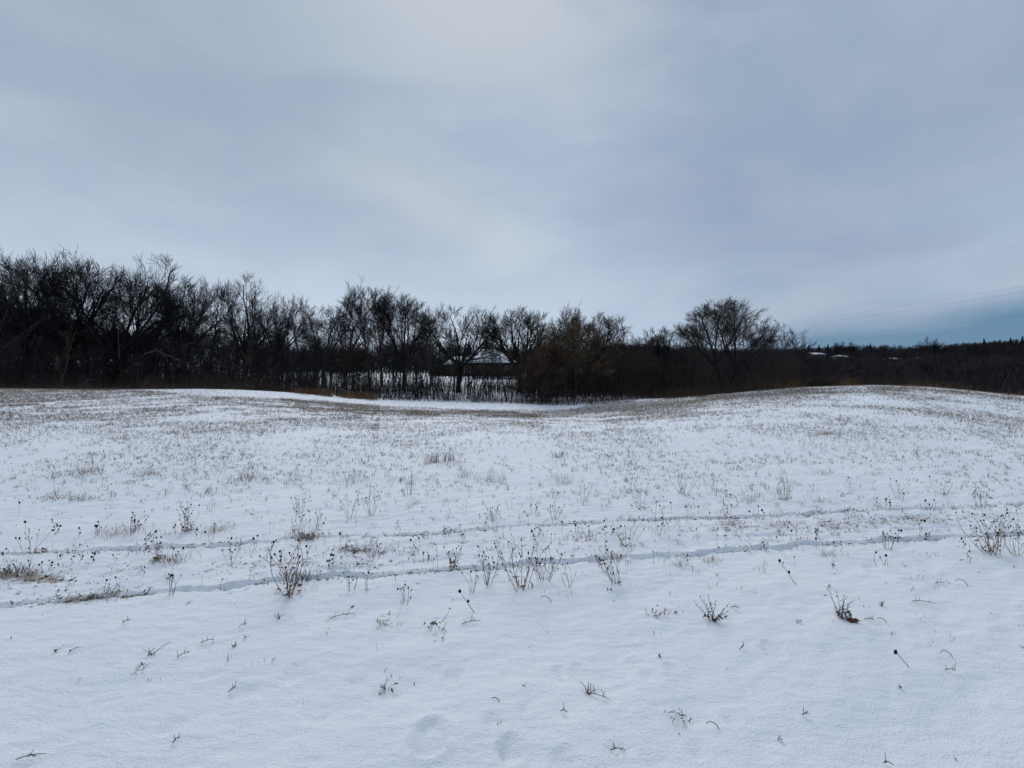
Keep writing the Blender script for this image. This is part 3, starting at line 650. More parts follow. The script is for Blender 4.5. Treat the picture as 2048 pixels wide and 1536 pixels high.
thicket('tall_grass', 'tan grass stalks standing behind the crest on the right', scatter(1800, 1480, 2100, 32.5, 37, 8, lambda p, D: sst(.42, .6, fbm(p * .02, D * .3, 19, 2))), .2, .8, .009, 'brush_tan', 'tall grass', 9, 0.4)
thicket('background_scrub', 'dark band of woods closing the view behind the house', scatter(7000, 500, 1300, 112, 150, 37), 2.5, 6.8, .05, 'evergreen', 'woods', 17, 0.15)
thicket('hilltop_scrub', 'dark scrub filling the far skyline on the right', scatter(26000, 1180, 2300, 258, 340, 35), 5.0, 9.0, .09, 'far_wood', 'scrub', 15, 0.15)
thicket('hilltop_scrub', 'dense dark scrub under the evergreens at the right edge', scatter(9000, 1925, 2400, 258, 300, 39), 7.5, 12.2, .1, 'far_wood', 'scrub', 19, 0.12)
thicket('hillside_scrub', 'dark scrub between the bare trees on the far slope', scatter(42000, 1220, 2300, 60, 250, 34), 2.0, 6.5, .05, 'far_wood', 'scrub', 14, 0.22)

# simplified far trees joined into woods
def far_proto(seed, H=10.0):
    rs = random.Random(seed); polys = []
    def go(p, d, Ln, r, lev):
        n = 3; pts = [p]; rad = [r]; q = d
        for i in range(n):
            q = unit((q[0] + rs.gauss(0, .13), q[1] + rs.gauss(0, .13), q[2] + .1)); p = tuple(p[k] + q[k]*Ln/n for k in range(3)); pts.append(p); rad.append(max(r*(1 - .6*(i+1)/n), .022))
        polys.append((pts, rad))
        if lev < 3:
            for k in range([9, 6, 4][lev]):
                t = (.25 if lev == 0 else .15) + .75 * rs.random(); j = min(int(t * n), n - 1); f = t*n - j
                o = tuple(pts[j][i] + (pts[j+1][i]-pts[j][i])*f for i in range(3))
                go(o, deviate(q, R(rs.uniform(25, 60)), rs.uniform(0, 6.28)), Ln * rs.uniform(.38, .6) * (1.15 - .5*t), max(rad[j]*.55, .035), lev + 1)
    go((0, 0, -.3), (0, 0, 1), H * .8, .16, 0)
    V, F = tubes(polys, 3); V[:, 2] *= H / V[:, 2].max(); return V, F
FP = [far_proto(500 + i) for i in range(6)]
def wood(name, label, pts, heights, matl, seed, wid=(0.8, 1.3)):
    rg = np.random.default_rng(seed); Vs, Fs, off = [], [], 0
    for (x, y, z), h in zip(pts, heights):
        V, F = FP[rg.integers(0, len(FP))]; a = rg.uniform(0, 6.28); s = h / 10.0; w = s * rg.uniform(*wid)
        ca, sa = math.cos(a) * w, math.sin(a) * w
        Q = np.empty_like(V, dtype=np.float32); Q[:, 0] = x + V[:, 0]*ca - V[:, 1]*sa; Q[:, 1] = y + V[:, 0]*sa + V[:, 1]*ca; Q[:, 2] = z + V[:, 2]*s
        Vs.append(Q); Fs.append(F + off); off += len(V)
    o = link(name, make_mesh(name, np.concatenate(Vs), np.concatenate(Fs), M[matl])); tag(o, label, 'woods', kind='stuff')
    print(name, len(pts), off)
def top_h(P, pyfun, jit, seed):
    rg = np.random.default_rng(seed); px = 1024 + P[:, 0] / P[:, 1] * FPX
    h = EYE + (HOR - (pyfun(px, P[:, 1]) + rg.uniform(0, 1, len(P)) ** 1.5 * jit)) / FPX * P[:, 1] - P[:, 2]
    return np.clip(h, 2.5, 16)
P = scatter(310, -560, 600, 84, 150, 21)
wood('background_woods', 'solid dark woods filling the gaps behind the left trees', P, top_h(P, lambda p, D: np.interp(p, [0, 300, 480, 600], [640, 655, 662, 690]), 40, 1), 'far_wood', 2)
P = scatter(150, 520, 1330, 118, 170, 22)
wood('background_woods', 'dark woods behind the house and the snow gap', P, top_h(P, lambda p, D: np.interp(p, [520, 900, 1100, 1330], [684, 688, 690, 708]), 25, 3), 'far_wood', 4)
HOUSES = [(1630, 706, 21, 'tan_wall', 'far house with a long thin snowy roof, leftmost of the far houses', 262),
          (1681, 711, 11, 'tan_wall', 'small far house with a short snowy roof, second from the left of the far houses', 250),
          (1742, 718, 9, 'tan_wall', 'dim far house half hidden in the woods between the snowy roofs and the pale ones', 250),
          (1784, 716, 11, 'pale_wall', 'pale far house behind bare trees left of the rounded far tree', 250),
          (1833, 715, 6, 'pale_wall', 'tall pale blue far house right of the widest pale one', 246),
          (1884, 728, 18, 'tan_wall', 'low far house farthest right and lowest on the wooded slope', 215)]
def keepr(p, D):
    k = np.ones(len(p))
    for hx, *_r in HOUSES: k = np.where((abs(p - hx) < 13) & (D < _r[-1] + 6) & (D > 120), 0.8 if hx > 1700 else 0.75, k)
    return k
P = scatter(620, 1230, 2250, 66, 245, 23, keepr)
wood('hillside_woods', 'dark bare woods covering the far slope on the right', P, top_h(P, lambda p, D: 708 + 0 * p - (D > 200) * 5, 18, 5), 'far_wood', 6)
P = scatter(620, 1180, 2300, 262, 360, 24)
wood('hilltop_woods', 'thin bare woods along the far skyline on the right', P, top_h(P, lambda p, D: np.interp(p, [1230, 1600, 1700, 1860, 2000, 2100], [703, 695, 688, 688, 680, 673]), 8, 7), 'far_wood', 8)
# two fuller crowns on that skyline
for px, top, lab in ((1688, 683, 'fine topped bare tree on the far skyline above the second far house'), (1853, 673, 'round bare crown, the highest tree on the far skyline'), (1872, 677, 'bare crown touching the right side of the highest far skyline tree'), (1950, 686, 'low bare tree on the far skyline between the round crown and the evergreens')):
    place_tree(PT['fan3' if px < 1800 else 'dome'], px, 268, top, lab, group='bare trees on the far skyline', rz=px, wid=1.0)

# evergreens
def evergreen_mesh(seed, H=9.0, Rc=2.1):
    rg = np.random.default_rng(seed); n = 5200
    t = rg.uniform(0.05, 1, n) ** 0.8; a = rg.uniform(0, 6.28, n)
    lay = 0.75 + 0.25 * np.cos(t * 62) ; rr = Rc * 1.25 * (1 - t) ** 1.35 * lay * rg.uniform(.25, 1, n) ** .5 * (0.75 + .3 * np.sin(a * 3 + seed + t * 5) * np.sin(a * 2 + t * 9))
    P = np.stack([rr * np.cos(a), rr * np.sin(a), H * t - rr * .15], 1)
    d = np.stack([np.cos(a), np.sin(a), rg.uniform(-.1, .5, n)], 1); d /= np.linalg.norm(d, axis=1)[:, None]
    b = np.cross(d, rg.normal(0, 1, (n, 3))); b /= np.linalg.norm(b, axis=1)[:, None]; s = rg.uniform(.15, .34, (n, 1)) * (1.1 - .75 * t[:, None])
    V = np.stack([P - d*s, P + b*s*.35, P + d*s*1.2, P - b*s*.35], 1).reshape(-1, 3)
    tr = tubes([([(0, 0, -.3), (0, 0, H*.5), (0, 0, H*.97)], [.16, .1, .02])], 6)
    return make_mesh('trunk', *tr, M['bark'], True), make_mesh('crown', V, np.arange(n*4).reshape(-1, 4), M['evergreen']), H
EV = [evergreen_mesh(i, 9.0, r) for i, r in enumerate((3.0, 3.6, 2.5))]
for k, (px, D, top, w, lab) in enumerate([
    (905, 122, 688, 1.9, 'dark evergreen behind the left end of the snowy roof'), (938, 124, 684, 2.0, 'broad dark evergreen above the left half of the snowy roof'),
    (972, 126, 680, 2.1, 'dark evergreen right above the peak of the snowy roof'), (1003, 124, 678, 2.0, 'dark evergreen above the right half of the snowy roof'),
    (1030, 122, 683, 1.7, 'narrow dark evergreen at the right end of the snowy roof'), (1062, 118, 688, 1.9, 'dark evergreen between the house and the tan leaved thicket'),
    (1088, 120, 684, 1.9, 'dark evergreen behind the left edge of the tan leaved thicket')]):
    place_tree(EV[k % 3], px, D, top, lab, 'evergreen tree', 'evergreens behind the house', k * 2.1, 'evergreen_tree', w)
for k, (px, top, w, lab) in enumerate([(1618, 690, 1.8, 'round dark evergreen above the leftmost far house'), (1638, 689, 1.4, 'small dark evergreen with a pointed top, second in the row above the far houses'),
    (1656, 688, 1.6, 'dark evergreen on the skyline between the first two far houses'), (1673, 693, 1.2, 'low dark evergreen directly above the second far house'), (1741, 686, 1.0, 'narrow pointed evergreen on the skyline, left one of a near pair'),
    (1768, 689, 1.3, 'rounded evergreen on the skyline, right one of a near pair'), (1950, 685, 1.2, 'small pointed evergreen at the start of the dark hilltop, right of the round far crowns'),
    (1968, 677, 1.3, 'taller pointed evergreen near the left end of the dark hilltop'), (1979, 683, 1.3, 'low evergreen between two taller ones in the dark hilltop'), (1990, 681, 1.4, 'broad evergreen left of the middle of the dark hilltop'),
    (2000, 678, 1.3, 'evergreen in the middle of the dark hilltop at the right'), (2010, 681, 1.5, 'blunt evergreen right of the middle of the dark hilltop'), (2021, 675, 1.4, 'evergreen third from the right edge on the dark hilltop'),
    (2033, 678, 1.5, 'evergreen second from the right edge on the dark hilltop'), (2045, 672, 1.4, 'evergreen cut by the right edge of the photo')]):
    if px > 2048 + 20: continue
    place_tree(EV[k % 3], px, 272 + (k * 7) % 15, top, lab, 'evergreen tree', 'evergreens on the far skyline', k * 1.3, 'evergreen_tree', w)

# ------------------------------------------------------------------ houses
def house(px, pyroof, wpx, D, wallm, lab, zbase=None, wall_h=None, hip=False, name='far_house'):
    x = (px - 1024) / FPX * D; z0 = gz(x, D) if zbase is None else zbase
    w = wpx / FPX * D / 2; dp = 4.2; zr = EYE + (HOR - pyroof) / FPX * D - z0
    rh = 0.8 if not hip else 2.7; wh = max(zr - rh, 2.6) if wall_h is None else wall_h
    r = empty(name, (x, D, z0), lab, 'house', 'far houses on the wooded slope' if name == 'far_house' else None)
    V, F = box(-w, w, -dp, dp, -1.0, wh); wl = link('wall', make_mesh('wall', V, F, M[wallm]), r)
    o = 0.5; e0, e1 = wh, wh + rh
    for sub, dz, mt_, ex in (('roof', 0.0, 'shingle', 0.0), ('roof_snow', 0.14, 'roof_snow', -0.08)):
        hx = (w * 0.30 if hip else w + o + ex)
        V = np.array([(-w-o-ex, -dp-o-ex, e0+dz), (w+o+ex, -dp-o-ex, e0+dz), (w+o+ex, dp+o+ex, e0+dz), (-w-o-ex, dp+o+ex, e0+dz), (-hx, 0, e1+dz), (hx, 0, e1+dz),
                      (-w-o-ex, -dp-o-ex, e0+dz-.16), (w+o+ex, -dp-o-ex, e0+dz-.16), (w+o+ex, dp+o+ex, e0+dz-.16), (-w-o-ex, dp+o+ex, e0+dz-.16)])
        Q = np.array([(0, 1, 5, 4), (2, 3, 4, 5), (6, 7, 1, 0), (7, 8, 2, 1), (8, 9, 3, 2), (9, 6, 0, 3), (9, 8, 7, 6)]); Tt = np.array([(1, 2, 5), (3, 0, 4)])
        me = make_mesh(sub, V, [Q, Tt], M[mt_]); ob = link(sub, me, r if sub == 'roof' else rf); rf = ob if sub == 'roof' else rf
    V, F = box(-w-o-.01, w+o+.01, -dp-o-.03, -dp-o-.005, e0-.42, e0-.17); link('fascia', make_mesh('fascia', V, F, M['dark_trim']), r)
    n = max(2, int(w * 2 / 2.6))
    for i in range(n):
        cx = -w + (i + .5) * 2 * w / n
        zb = wh - 1.9
        parts = [box(cx-.62, cx+.62, -dp-.06, -dp+.02, zb-.07, zb), box(cx-.62, cx+.62, -dp-.06, -dp+.02, zb+1.2, zb+1.27), box(cx-.62, cx-.55, -dp-.06, -dp+.02, zb, zb+1.2), box(cx+.55, cx+.62, -dp-.06, -dp+.02, zb, zb+1.2), box(cx-.025, cx+.025, -dp-.05, -dp+.02, zb, zb+1.2)]
        V, F = join(parts); wn = link('window', make_mesh('window', V, F, M['pale_wall' if wallm != 'pale_wall' else 'dark_trim']), r)
        V, F = box(cx-.54, cx+.54, -dp-.02, -dp+.01, zb+.01, zb+1.19); link('pane', make_mesh('pane', V, F, M['glass']), wn)
    return r, w, dp, wh, rh, rf
r, w, dp, wh, rh, rf = house(977, 703, 104, 104, 'brick', 'low brick house with a snow covered hip roof seen between bare trunks', hip=True, name='house', wall_h=None)
V, F = box(1.6, 2.3, -.6, .4, wh + 1.0, wh + rh + .55); link('chimney', make_mesh('chimney', V, F, M['brick']), rf)
V, F = box(-w-3.2, -w-.003, -2.6, 3.0, -.8, wh - .3); link('garage', make_mesh('garage', V, F, M['brick']), r)
V = np.array([(-w-3.7, -3.1, wh-.28), (-w-.01, -3.1, wh-.28), (-w-.01, 3.4, wh-.28), (-w-3.7, 3.4, wh-.28), (-w-1.7, .2, wh+1.3), (-w-.01, .2, wh+1.3)])
link('garage_roof', make_mesh('garage_roof', V, [np.array([(0, 1, 5, 4), (2, 3, 4, 5), (3, 2, 1, 0)]), np.array([(3, 0, 4), (1, 2, 5)])], M['roof_snow']), r)
# dark clipped hedge below the house
def hedge(px0, px1, py0, py1, D, lab, seed):
    x0, x1 = (px0-1024)/FPX*D, (px1-1024)/FPX*D; z0 = gz((x0+x1)/2, D); h = EYE + (HOR-py0)/FPX*D - z0; rg = np.random.default_rng(seed); n = 5000
    P = np.stack([rg.uniform(x0, x1, n), D + rg.uniform(-.8, .8, n), z0 + h * rg.uniform(0, 1, n) ** .8 * (0.85 + .2 * vnoise(rg.uniform(0, 9, n), np.zeros(n)))], 1)
    a = rg.normal(0, 1, (n, 3)); a /= np.linalg.norm(a, axis=1)[:, None]; b = np.cross(a, rg.normal(0, 1, (n, 3))); b /= np.linalg.norm(b, axis=1)[:, None]
    V = np.stack([P-a*.13, P+b*.07, P+a*.13, P-b*.07], 1).reshape(-1, 3); c = np.array([(x0+x1)/2, D, z0])
    o = link('hedge', make_mesh('hedge', V - c, np.arange(n*4).reshape(-1, 4), M['leaf_red']), None, tuple(c)); tag(o, lab, 'hedge')
hedge(944, 1045, 737, 757, 88, 'dark red brown hedge in front of the house, below its windows', 1)
hedge(860, 915, 738, 745, 100, 'low dark hedge left of the house at the top of the snow gap', 2)
for hx, py, wp, wm, lab, D in HOUSES: house(hx, py, wp, D, wm, lab)

# ------------------------------------------------------------------ overhead cables on the right
def cable(pa, pb, lab):
    (ax, ay, aD), (bx, by, bD) = pa, pb
    A = np.array([(ax-1024)/FPX*aD, aD, EYE+(HOR-ay)/FPX*aD]); B = np.array([(bx-1024)/FPX*bD, bD, EYE+(HOR-by)/FPX*bD]); E = B + (B - A) * 0.5
    pts = [A + (E - A) * t - np.array([0, 0, 1.2 * math.sin(math.pi * t)]) for t in np.linspace(0, 1, 40)]
    V, F = tubes([([p - A for p in pts], [.013] * 40)], 5)
    tag(link('overhead_cable', make_mesh('overhead_cable', V, F, M['wire'], True), None, tuple(A)), lab, 'cable', 'overhead cables on the right')
cable((2330, 526, 90), (1600, 636, 230), 'topmost overhead cable crossing the sky on the right')
cable((2330, 538, 90), (1600, 645, 230), 'overhead cable just under the topmost one on the right')
cable((2330, 598, 90), (1600, 673, 230), 'lowest overhead cable, crossing the blue strip of sky on the right')

# ------------------------------------------------------------------ field stubble (uncountable)
def blades(base, h, w, lean, rg):
    """base (n,3) -> bent two-segment blades"""
    n = len(base); a = rg.uniform(0, 6.28, n); d = np.stack([np.cos(a), np.sin(a), np.zeros(n)], 1)
    b = rg.uniform(0, 6.28, n); s = np.stack([np.cos(b), np.sin(b), np.zeros(n)], 1) * (w / 2)[:, None]
    m = base + d * (h * lean * .35)[:, None] + np.array([0, 0, 1]) * (h * .6)[:, None]
    t = base + d * (h * lean)[:, None] + np.array([0, 0, 1]) * (h * (1 - .35 * np.minimum(lean, 1.2)))[:, None]
    base = base - np.array([0, 0, .012])
    V = np.stack([base - s, base + s, m + s * .8, m - s * .8, t], 1).reshape(-1, 3); i = np.arange(n)[:, None] * 5
    return V, [i + np.array([[0, 1, 2, 3]]), i + np.array([[3, 2, 4]])]
rg = np.random.default_rng(77)
def field(n, y0, y1, hw, dmax, seed):
    g = np.random.default_rng(seed); y = np.sqrt(g.uniform(y0**2, y1**2, n)); x = g.uniform(-hw, hw, n) * y
    k = stubble_density(x, y) / dmax > g.random(n); return x[k], y[k]
def area(y0, y1, hw): return (y1**2 - y0**2) * hw
parts_xy = []
for y0, y1, dm in ((1.7, 9.0, 160), (9.0, 40.0, 230)):
    n = int(area(y0, y1, 1.34) * dm); parts_xy.append(field(n, y0, y1, 1.34, dm, int(y0)))
for (x, y), nb, nm, lb, wf in ((parts_xy[0], 5, 'grass_stubble', 'short straw stubble poking through the snow in the near field', 1.0), (parts_xy[1], 3, 'grass_stubble', 'dense tan stubble across the far part of the field', 1.0)):
    n = len(x); print(nm, n)
    X_ = np.repeat(x, nb) + rg.normal(0, .022, n*nb); Y_ = np.repeat(y, nb) + rg.normal(0, .022, n*nb)
    Zg = terrain(X_, Y_); hh = np.repeat(rg.gamma(4, .010, n) + 0.012, nb) * rg.uniform(.5, 1.3, n*nb)
    hh = np.minimum(hh * np.interp(Y_, [3, 6, 12, 35], [.5, .85, 1.15, 1.45]), .2); ww = rg.uniform(.0018, .0042, n*nb) * np.interp(Y_, [3, 6, 9, 30], [.7, 1.25, 1.6, 2.1])
    V, F = blades(np.stack([X_, Y_, Zg], 1), hh, ww, rg.uniform(.1, 1.1, n*nb), rg)
    o = link(nm, make_mesh(nm, V, F, M['stubble'])); tag(o, lb, 'stubble', kind='stuff')

# dead leaf and straw scraps uncovered in the ruts and on the ridge between them (uncountable)
def litter_scraps():
    g = np.random.default_rng(123); pts = []
    for Ln, wd, n, a0, thr in ((RUT_A, .028, 800, 0, .46), (RUT_B, .028, 900, 5, .45), (RIDGE, .15, 700, 9, .50)):
        x = g.uniform(-6, 6, n * 2); y = np.interp(x, Ln[:, 0], Ln[:, 1]) + g.normal(0, wd, n * 2) - .01
        k = (fbm(x * 1.9 + a0, y * 0 + a0, 66, 3) > thr) & (np.abs(x) < y * 1.15); pts.append(np.stack([x[k], y[k]], 1))
    for a, b, r, v in LITTER_SPOTS:
        n = int(75 * v); pts.append(np.stack([a + g.normal(0, r * .75, n), b + g.normal(0, r * .28, n)], 1))
    x = g.uniform(-9, 9, 5000); y = g.uniform(1.8, 8.5, 5000); k = (fbm(x * 1.2, y * 1.6, 68, 3) > .54) & (np.abs(x) < y * 1.15) & (g.random(5000) < np.interp(y, [2.0, 3.4, 4.2, 8.5], [.07, .16, .32, .45])); pts.append(np.stack([x[k], y[k]], 1))
    P = np.concatenate(pts); n = len(P); z = terrain(P[:, 0], P[:, 1]); C_ = np.c_[P, z + .002]
    a = g.uniform(0, 6.28, n); d = np.stack([np.cos(a), np.sin(a) * .8, g.uniform(-.1, .5, n)], 1); e = np.stack([-np.sin(a), np.cos(a), g.uniform(-.2, .6, n)], 1)
    L_ = g.gamma(3, .0036, n)[:, None] + .003; w_ = g.uniform(.12, .5, (n, 1)) * L_ * .6
    V = np.stack([C_ - d * L_, C_ + e * w_ + [0, 0, .004], C_ + d * L_ * .6 + [0, 0, .005], C_ - e * w_, C_ + d * L_ * 1.3], 1).reshape(-1, 3)
    ix = np.arange(n)[:, None] * 5; F = [ix + np.array([[0, 1, 2, 3]]), ix + np.array([[1, 4, 2, 2]])[:, :3]]
    o = link('leaf_litter', make_mesh('leaf_litter', V, F, M['weed2'])); tag(o, 'dark scraps of dead leaf and straw in the wheel ruts and the ridge between', 'leaf litter', kind='stuff'); print('litter', n)
M['weed2'] = mat('dead_leaf_scraps', (0.10, 0.075, 0.055), 0.9, 0.5, 6, spec=0.15, col2=(0.24, 0.18, 0.12))
litter_scraps()

# ------------------------------------------------------------------ single plants
def stem_poly(rs, base, top, bow=0.08, n=6):
    base = np.array(base, float); top = np.array(top, float); L_ = np.linalg.norm(top - base); o = np.array([rs.gauss(0, bow), rs.gauss(0, bow), 0]) * L_
    return [base + (top - base) * t + o * math.sin(math.pi * t) + np.array([rs.gauss(0, .006), rs.gauss(0, .006), 0]) * L_ for t in np.linspace(0, 1, n)]
def head_arr(c, r, seed=0):
    """bumpy seed head"""
    rgh = np.random.default_rng(seed); th = np.linspace(0, math.pi, 5); ph = np.arange(7) * 2 * math.pi / 7; V = []
    for a in th:
        for b in ph:
            k = r * rgh.uniform(.8, 1.2); V.append((k*math.sin(a)*math.cos(b), k*math.sin(a)*math.sin(b), k*1.25*math.cos(a)))
    V = np.array(V) + c; F = []
    for i in range(4):
        for j in range(7): F.append((i*7+j, (i+1)*7+j, (i+1)*7+(j+1) % 7, i*7+(j+1) % 7))
    return V, np.array(F)
def seed_plant(px, py, hpx, n, lab, spread=0.5, seed=0, split=True, heads=0.9, fork=0.4, stemmat='stem', leafy_=0, grp='dried wildflowers standing in the snow', lean=0.0, thick=1.0, headr=1.0):
    rs = random.Random(seed * 31 + int(px)); x, y, z = at(px, py); h = hpx / FPX * y
    root = empty('dried_wildflower', (x, y, z), lab, 'dried plant', grp)
    allp, allh = [], []
    for k in range(n):
        f = (k + .5) / n * 2 - 1; hh = h * rs.uniform(.55, 1.0) * (1 - .15 * abs(f))
        b0 = (f * h * .16 * spread + rs.gauss(0, .008), rs.gauss(0, .05 * h + .005), -.02)
        tp = (b0[0] + f * hh * spread + rs.gauss(0, .08) * hh + lean * hh, b0[1] + rs.gauss(0, .16) * hh, hh)
        P = stem_poly(rs, b0, tp); r = .0014 * thick * rs.uniform(.8, 1.2) * (1 + h)
        polys = [(P, [r * (1 - .45 * t) for t in np.linspace(0, 1, 6)])]; hd = []
        if rs.random() < heads: hd.append((P[-1], 0.0060 * headr * rs.uniform(.65, 1.25)))
        if rs.random() < fork:
            for _ in range(rs.randint(1, 3)):
                q = P[rs.randint(2, 4)]; e = q + np.array([rs.gauss(0, .14) * hh, rs.gauss(0, .1) * hh, rs.uniform(.12, .34) * hh])
                polys.append((stem_poly(rs, q, e, .1, 4), [r*.7, r*.65, r*.6, r*.5]))
                if rs.random() < heads: hd.append((e, 0.0048 * headr * rs.uniform(.6, 1.2)))
        if split:
            V, F = tubes(polys, 4); st = link('stem', make_mesh('stem', V, F, M[stemmat]), root)
            for c, rr in hd:
                V, F = head_arr(np.zeros(3), rr, rs.randint(0, 999)); o = link('seed_head', make_mesh('seed_head', V, F, M['head'], True), st, tuple(c))
        else: allp += polys; allh += hd
    if not split:
        V, F = tubes(allp, 3); nf = len(F); mi = [0] * nf; Vs, Fs = [V], [F]; off = len(V)
        for c, rr in allh:
            v, f = head_arr(c, rr * 1.1, rs.randint(0, 999)); Vs.append(v); Fs.append(f + off); off += len(v); mi += [1] * len(f)
        bpy.data.objects.remove(root)
        me = make_mesh('dried_wildflower', np.concatenate(Vs), np.concatenate(Fs), None, mats=[M[stemmat], M['head']], midx=mi)
        root = link('dried_wildflower', me, None, (x, y, z)); tag(root, lab, 'dried plant', grp)
    if leafy_:
        V, F = curl_leaves(rs, leafy_, h * .28, .012)
        tag(link('leaf_clump', make_mesh('leaf_clump', V, F, M['stem']), root, (0, .02, .0)), kind='stuff') if split else None
    return root
def curl_leaves(rs, n, rad, s):
    Vs, Fs = [], []
    for i in range(n):
        a = rs.uniform(0, 6.28); c = np.array([math.cos(a) * rs.uniform(0, rad), math.sin(a) * rs.uniform(0, rad), rs.uniform(.0, rad * .6)])
        d = np.array(unit((rs.gauss(0, 1), rs.gauss(0, 1), rs.gauss(0, .6)))); e = np.array(unit(tuple(np.cross(d, (rs.gauss(0, 1), .3, 1)))))
        k = s * rs.uniform(.6, 1.5); up_ = np.array([0, 0, k * .5])
        Vs.append(np.array([c - d*k*1.4, c + e*k*.5 + up_*.4, c + d*k*.4 + up_, c - e*k*.5 + up_*.5, c + d*k*1.5 - up_*.3])); Fs.append(np.array([(0, 1, 2, 3), (1, 4, 3, 2)]) + 5*i)
    return np.concatenate(Vs), np.concatenate(Fs)
# large and nearest ones, each stem and seed head a part
seed_plant(580, 1190, 120, 10, 'largest dried wildflower clump, ten tall stems fanning out across the near wheel rut', .40, 1, leafy_=40, thick=1.5, fork=.8, headr=1.1)
seed_plant(375, 1064, 66, 11, 'upright dried wildflower clump with many dark heads left of the largest clump', .28, 2, leafy_=20)
seed_plant(268, 1066, 42, 11, 'low bristling dried wildflower clump leaning right, left of the upright clump', .45, 3, lean=.25)
seed_plant(66, 1107, 62, 5, 'sparse wildflower at the left edge with stems splayed far to both sides', .95, 4, leafy_=15)
seed_plant(312, 1120, 55, 7, 'dark headed wildflower growing out of the far wheel rut, below the upright clump', .4, 5, leafy_=30)
seed_plant(343, 1187, 46, 5, 'small wildflower standing in the near wheel rut left of the largest clump', .35, 6)
seed_plant(612, 1076, 72, 9, 'branching wildflower rising from the far wheel rut above the largest clump', .6, 7, leafy_=35, fork=.8)
seed_plant(600, 1026, 40, 7, 'pale wildflower tuft beyond the far wheel rut above the largest clump', .5, 8)
seed_plant(462, 1122, 38, 4, 'thin wildflower with splayed stems between the upright and the largest clump', .7, 9)
seed_plant(700, 1180, 46, 5, 'short wildflower group just right of the largest clump', .5, 10)
seed_plant(738, 1183, 46, 3, 'three stemmed wildflower right of the short group, one stalk lying dark', .35, 11)
seed_plant(808, 1201, 42, 4, 'four small stems with heads standing alone between the rut and the leaning stalk', .3, 12)
seed_plant(742, 1032, 62, 8, 'reddish wildflower stems with small heads beyond the far wheel rut', .35, 13, stemmat='stem_red')
seed_plant(700, 1037, 50, 6, 'spindly wildflower left of the reddish stems beyond the far rut', .6, 14)
seed_plant(820, 990, 70, 5, 'tall thin stem with a leaning stick at its foot, beyond the reddish stems', .35, 15)
seed_plant(906, 1135, 48, 8, 'tight round clump of short heads between the two wheel ruts', .45, 16, leafy_=25)
seed_plant(985, 1042, 42, 8, 'wildflower touching the far rut in the middle of the photo', .5, 17)
seed_plant(942, 1186, 66, 4, 'few tall stems at the left end of the long wildflower row below the near rut', .45, 18)
seed_plant(974, 1168, 72, 8, 'bunch of upright stems second from the left in the long wildflower row', .3, 19)
seed_plant(1042, 1178, 110, 11, 'densest bunch in the middle of the long wildflower row, crossing stems', .55, 20, fork=.7, leafy_=20)
seed_plant(1088, 1160, 70, 12, 'fuzzy bunch of fine heads right of the densest bunch', .6, 21, fork=.8)
seed_plant(1138, 1175, 52, 4, 'thin loose stems ending the long wildflower row on the right', .5, 22)
seed_plant(1232, 1168, 74, 10, 'wildflower bunch leaning left over two curled brown leaves', .4, 23, lean=-.3)
seed_plant(1255, 1092, 64, 7, 'wide sprawling stems between the ruts right of the middle', .9, 24, heads=.5, leafy_=20)
seed_plant(1282, 1016, 72, 4, 'dark upright stems in a tangle beyond the far rut', .35, 25, leafy_=20)
seed_plant(1366, 990, 56, 9, 'bare fan of headless stems right of the dark upright stems', .6, 26, heads=.1, leafy_=12)
seed_plant(1316, 1072, 78, 2, 'single tall stalk crossing the far wheel rut right of the middle', .08, 27)
seed_plant(1570, 998, 54, 14, 'reddish twiggy bush without heads in the right part of the field', .45, 28, heads=.0, stemmat='stem_red', fork=.9)
seed_plant(1776, 1096, 40, 9, 'round headed clump sitting on the near rut in the right part', .3, 29)
seed_plant(1985, 1108, 100, 16, 'large tangled wildflower patch near the right edge', .55, 30, fork=.8, leafy_=25)
seed_plant(2034, 1112, 74, 9, 'tangled stems cut by the right edge of the photo', .4, 31, fork=.8)
seed_plant(118, 1000, 88, 1, 'single very tall thin stem standing out of a flat brown patch at the left', .02, 32)
seed_plant(1170, 1002, 44, 6, 'small wildflower beyond the far rut left of the dark upright stems', .4, 33)
seed_plant(1110, 1040, 42, 6, 'small wildflower just beyond the far rut, right of the middle', .5, 34)
seed_plant(1885, 988, 44, 8, 'wildflower in the far right part of the field beyond the far rut', .5, 35)
seed_plant(1962, 1018, 46, 7, 'wildflower on the far rut near the right edge', .4, 36)
seed_plant(1450, 1012, 34, 5, 'short wildflower left of the reddish twiggy bush', .5, 37)
seed_plant(1798, 996, 44, 7, 'wildflower between the reddish bush and the right edge, beyond the far rut', .5, 38)
seed_plant(1700, 978, 30, 5, 'small dark stems up the slope right of the reddish bush', .5, 39)
seed_plant(1585, 1170, 1, 0, 'x', split=True) if False else None

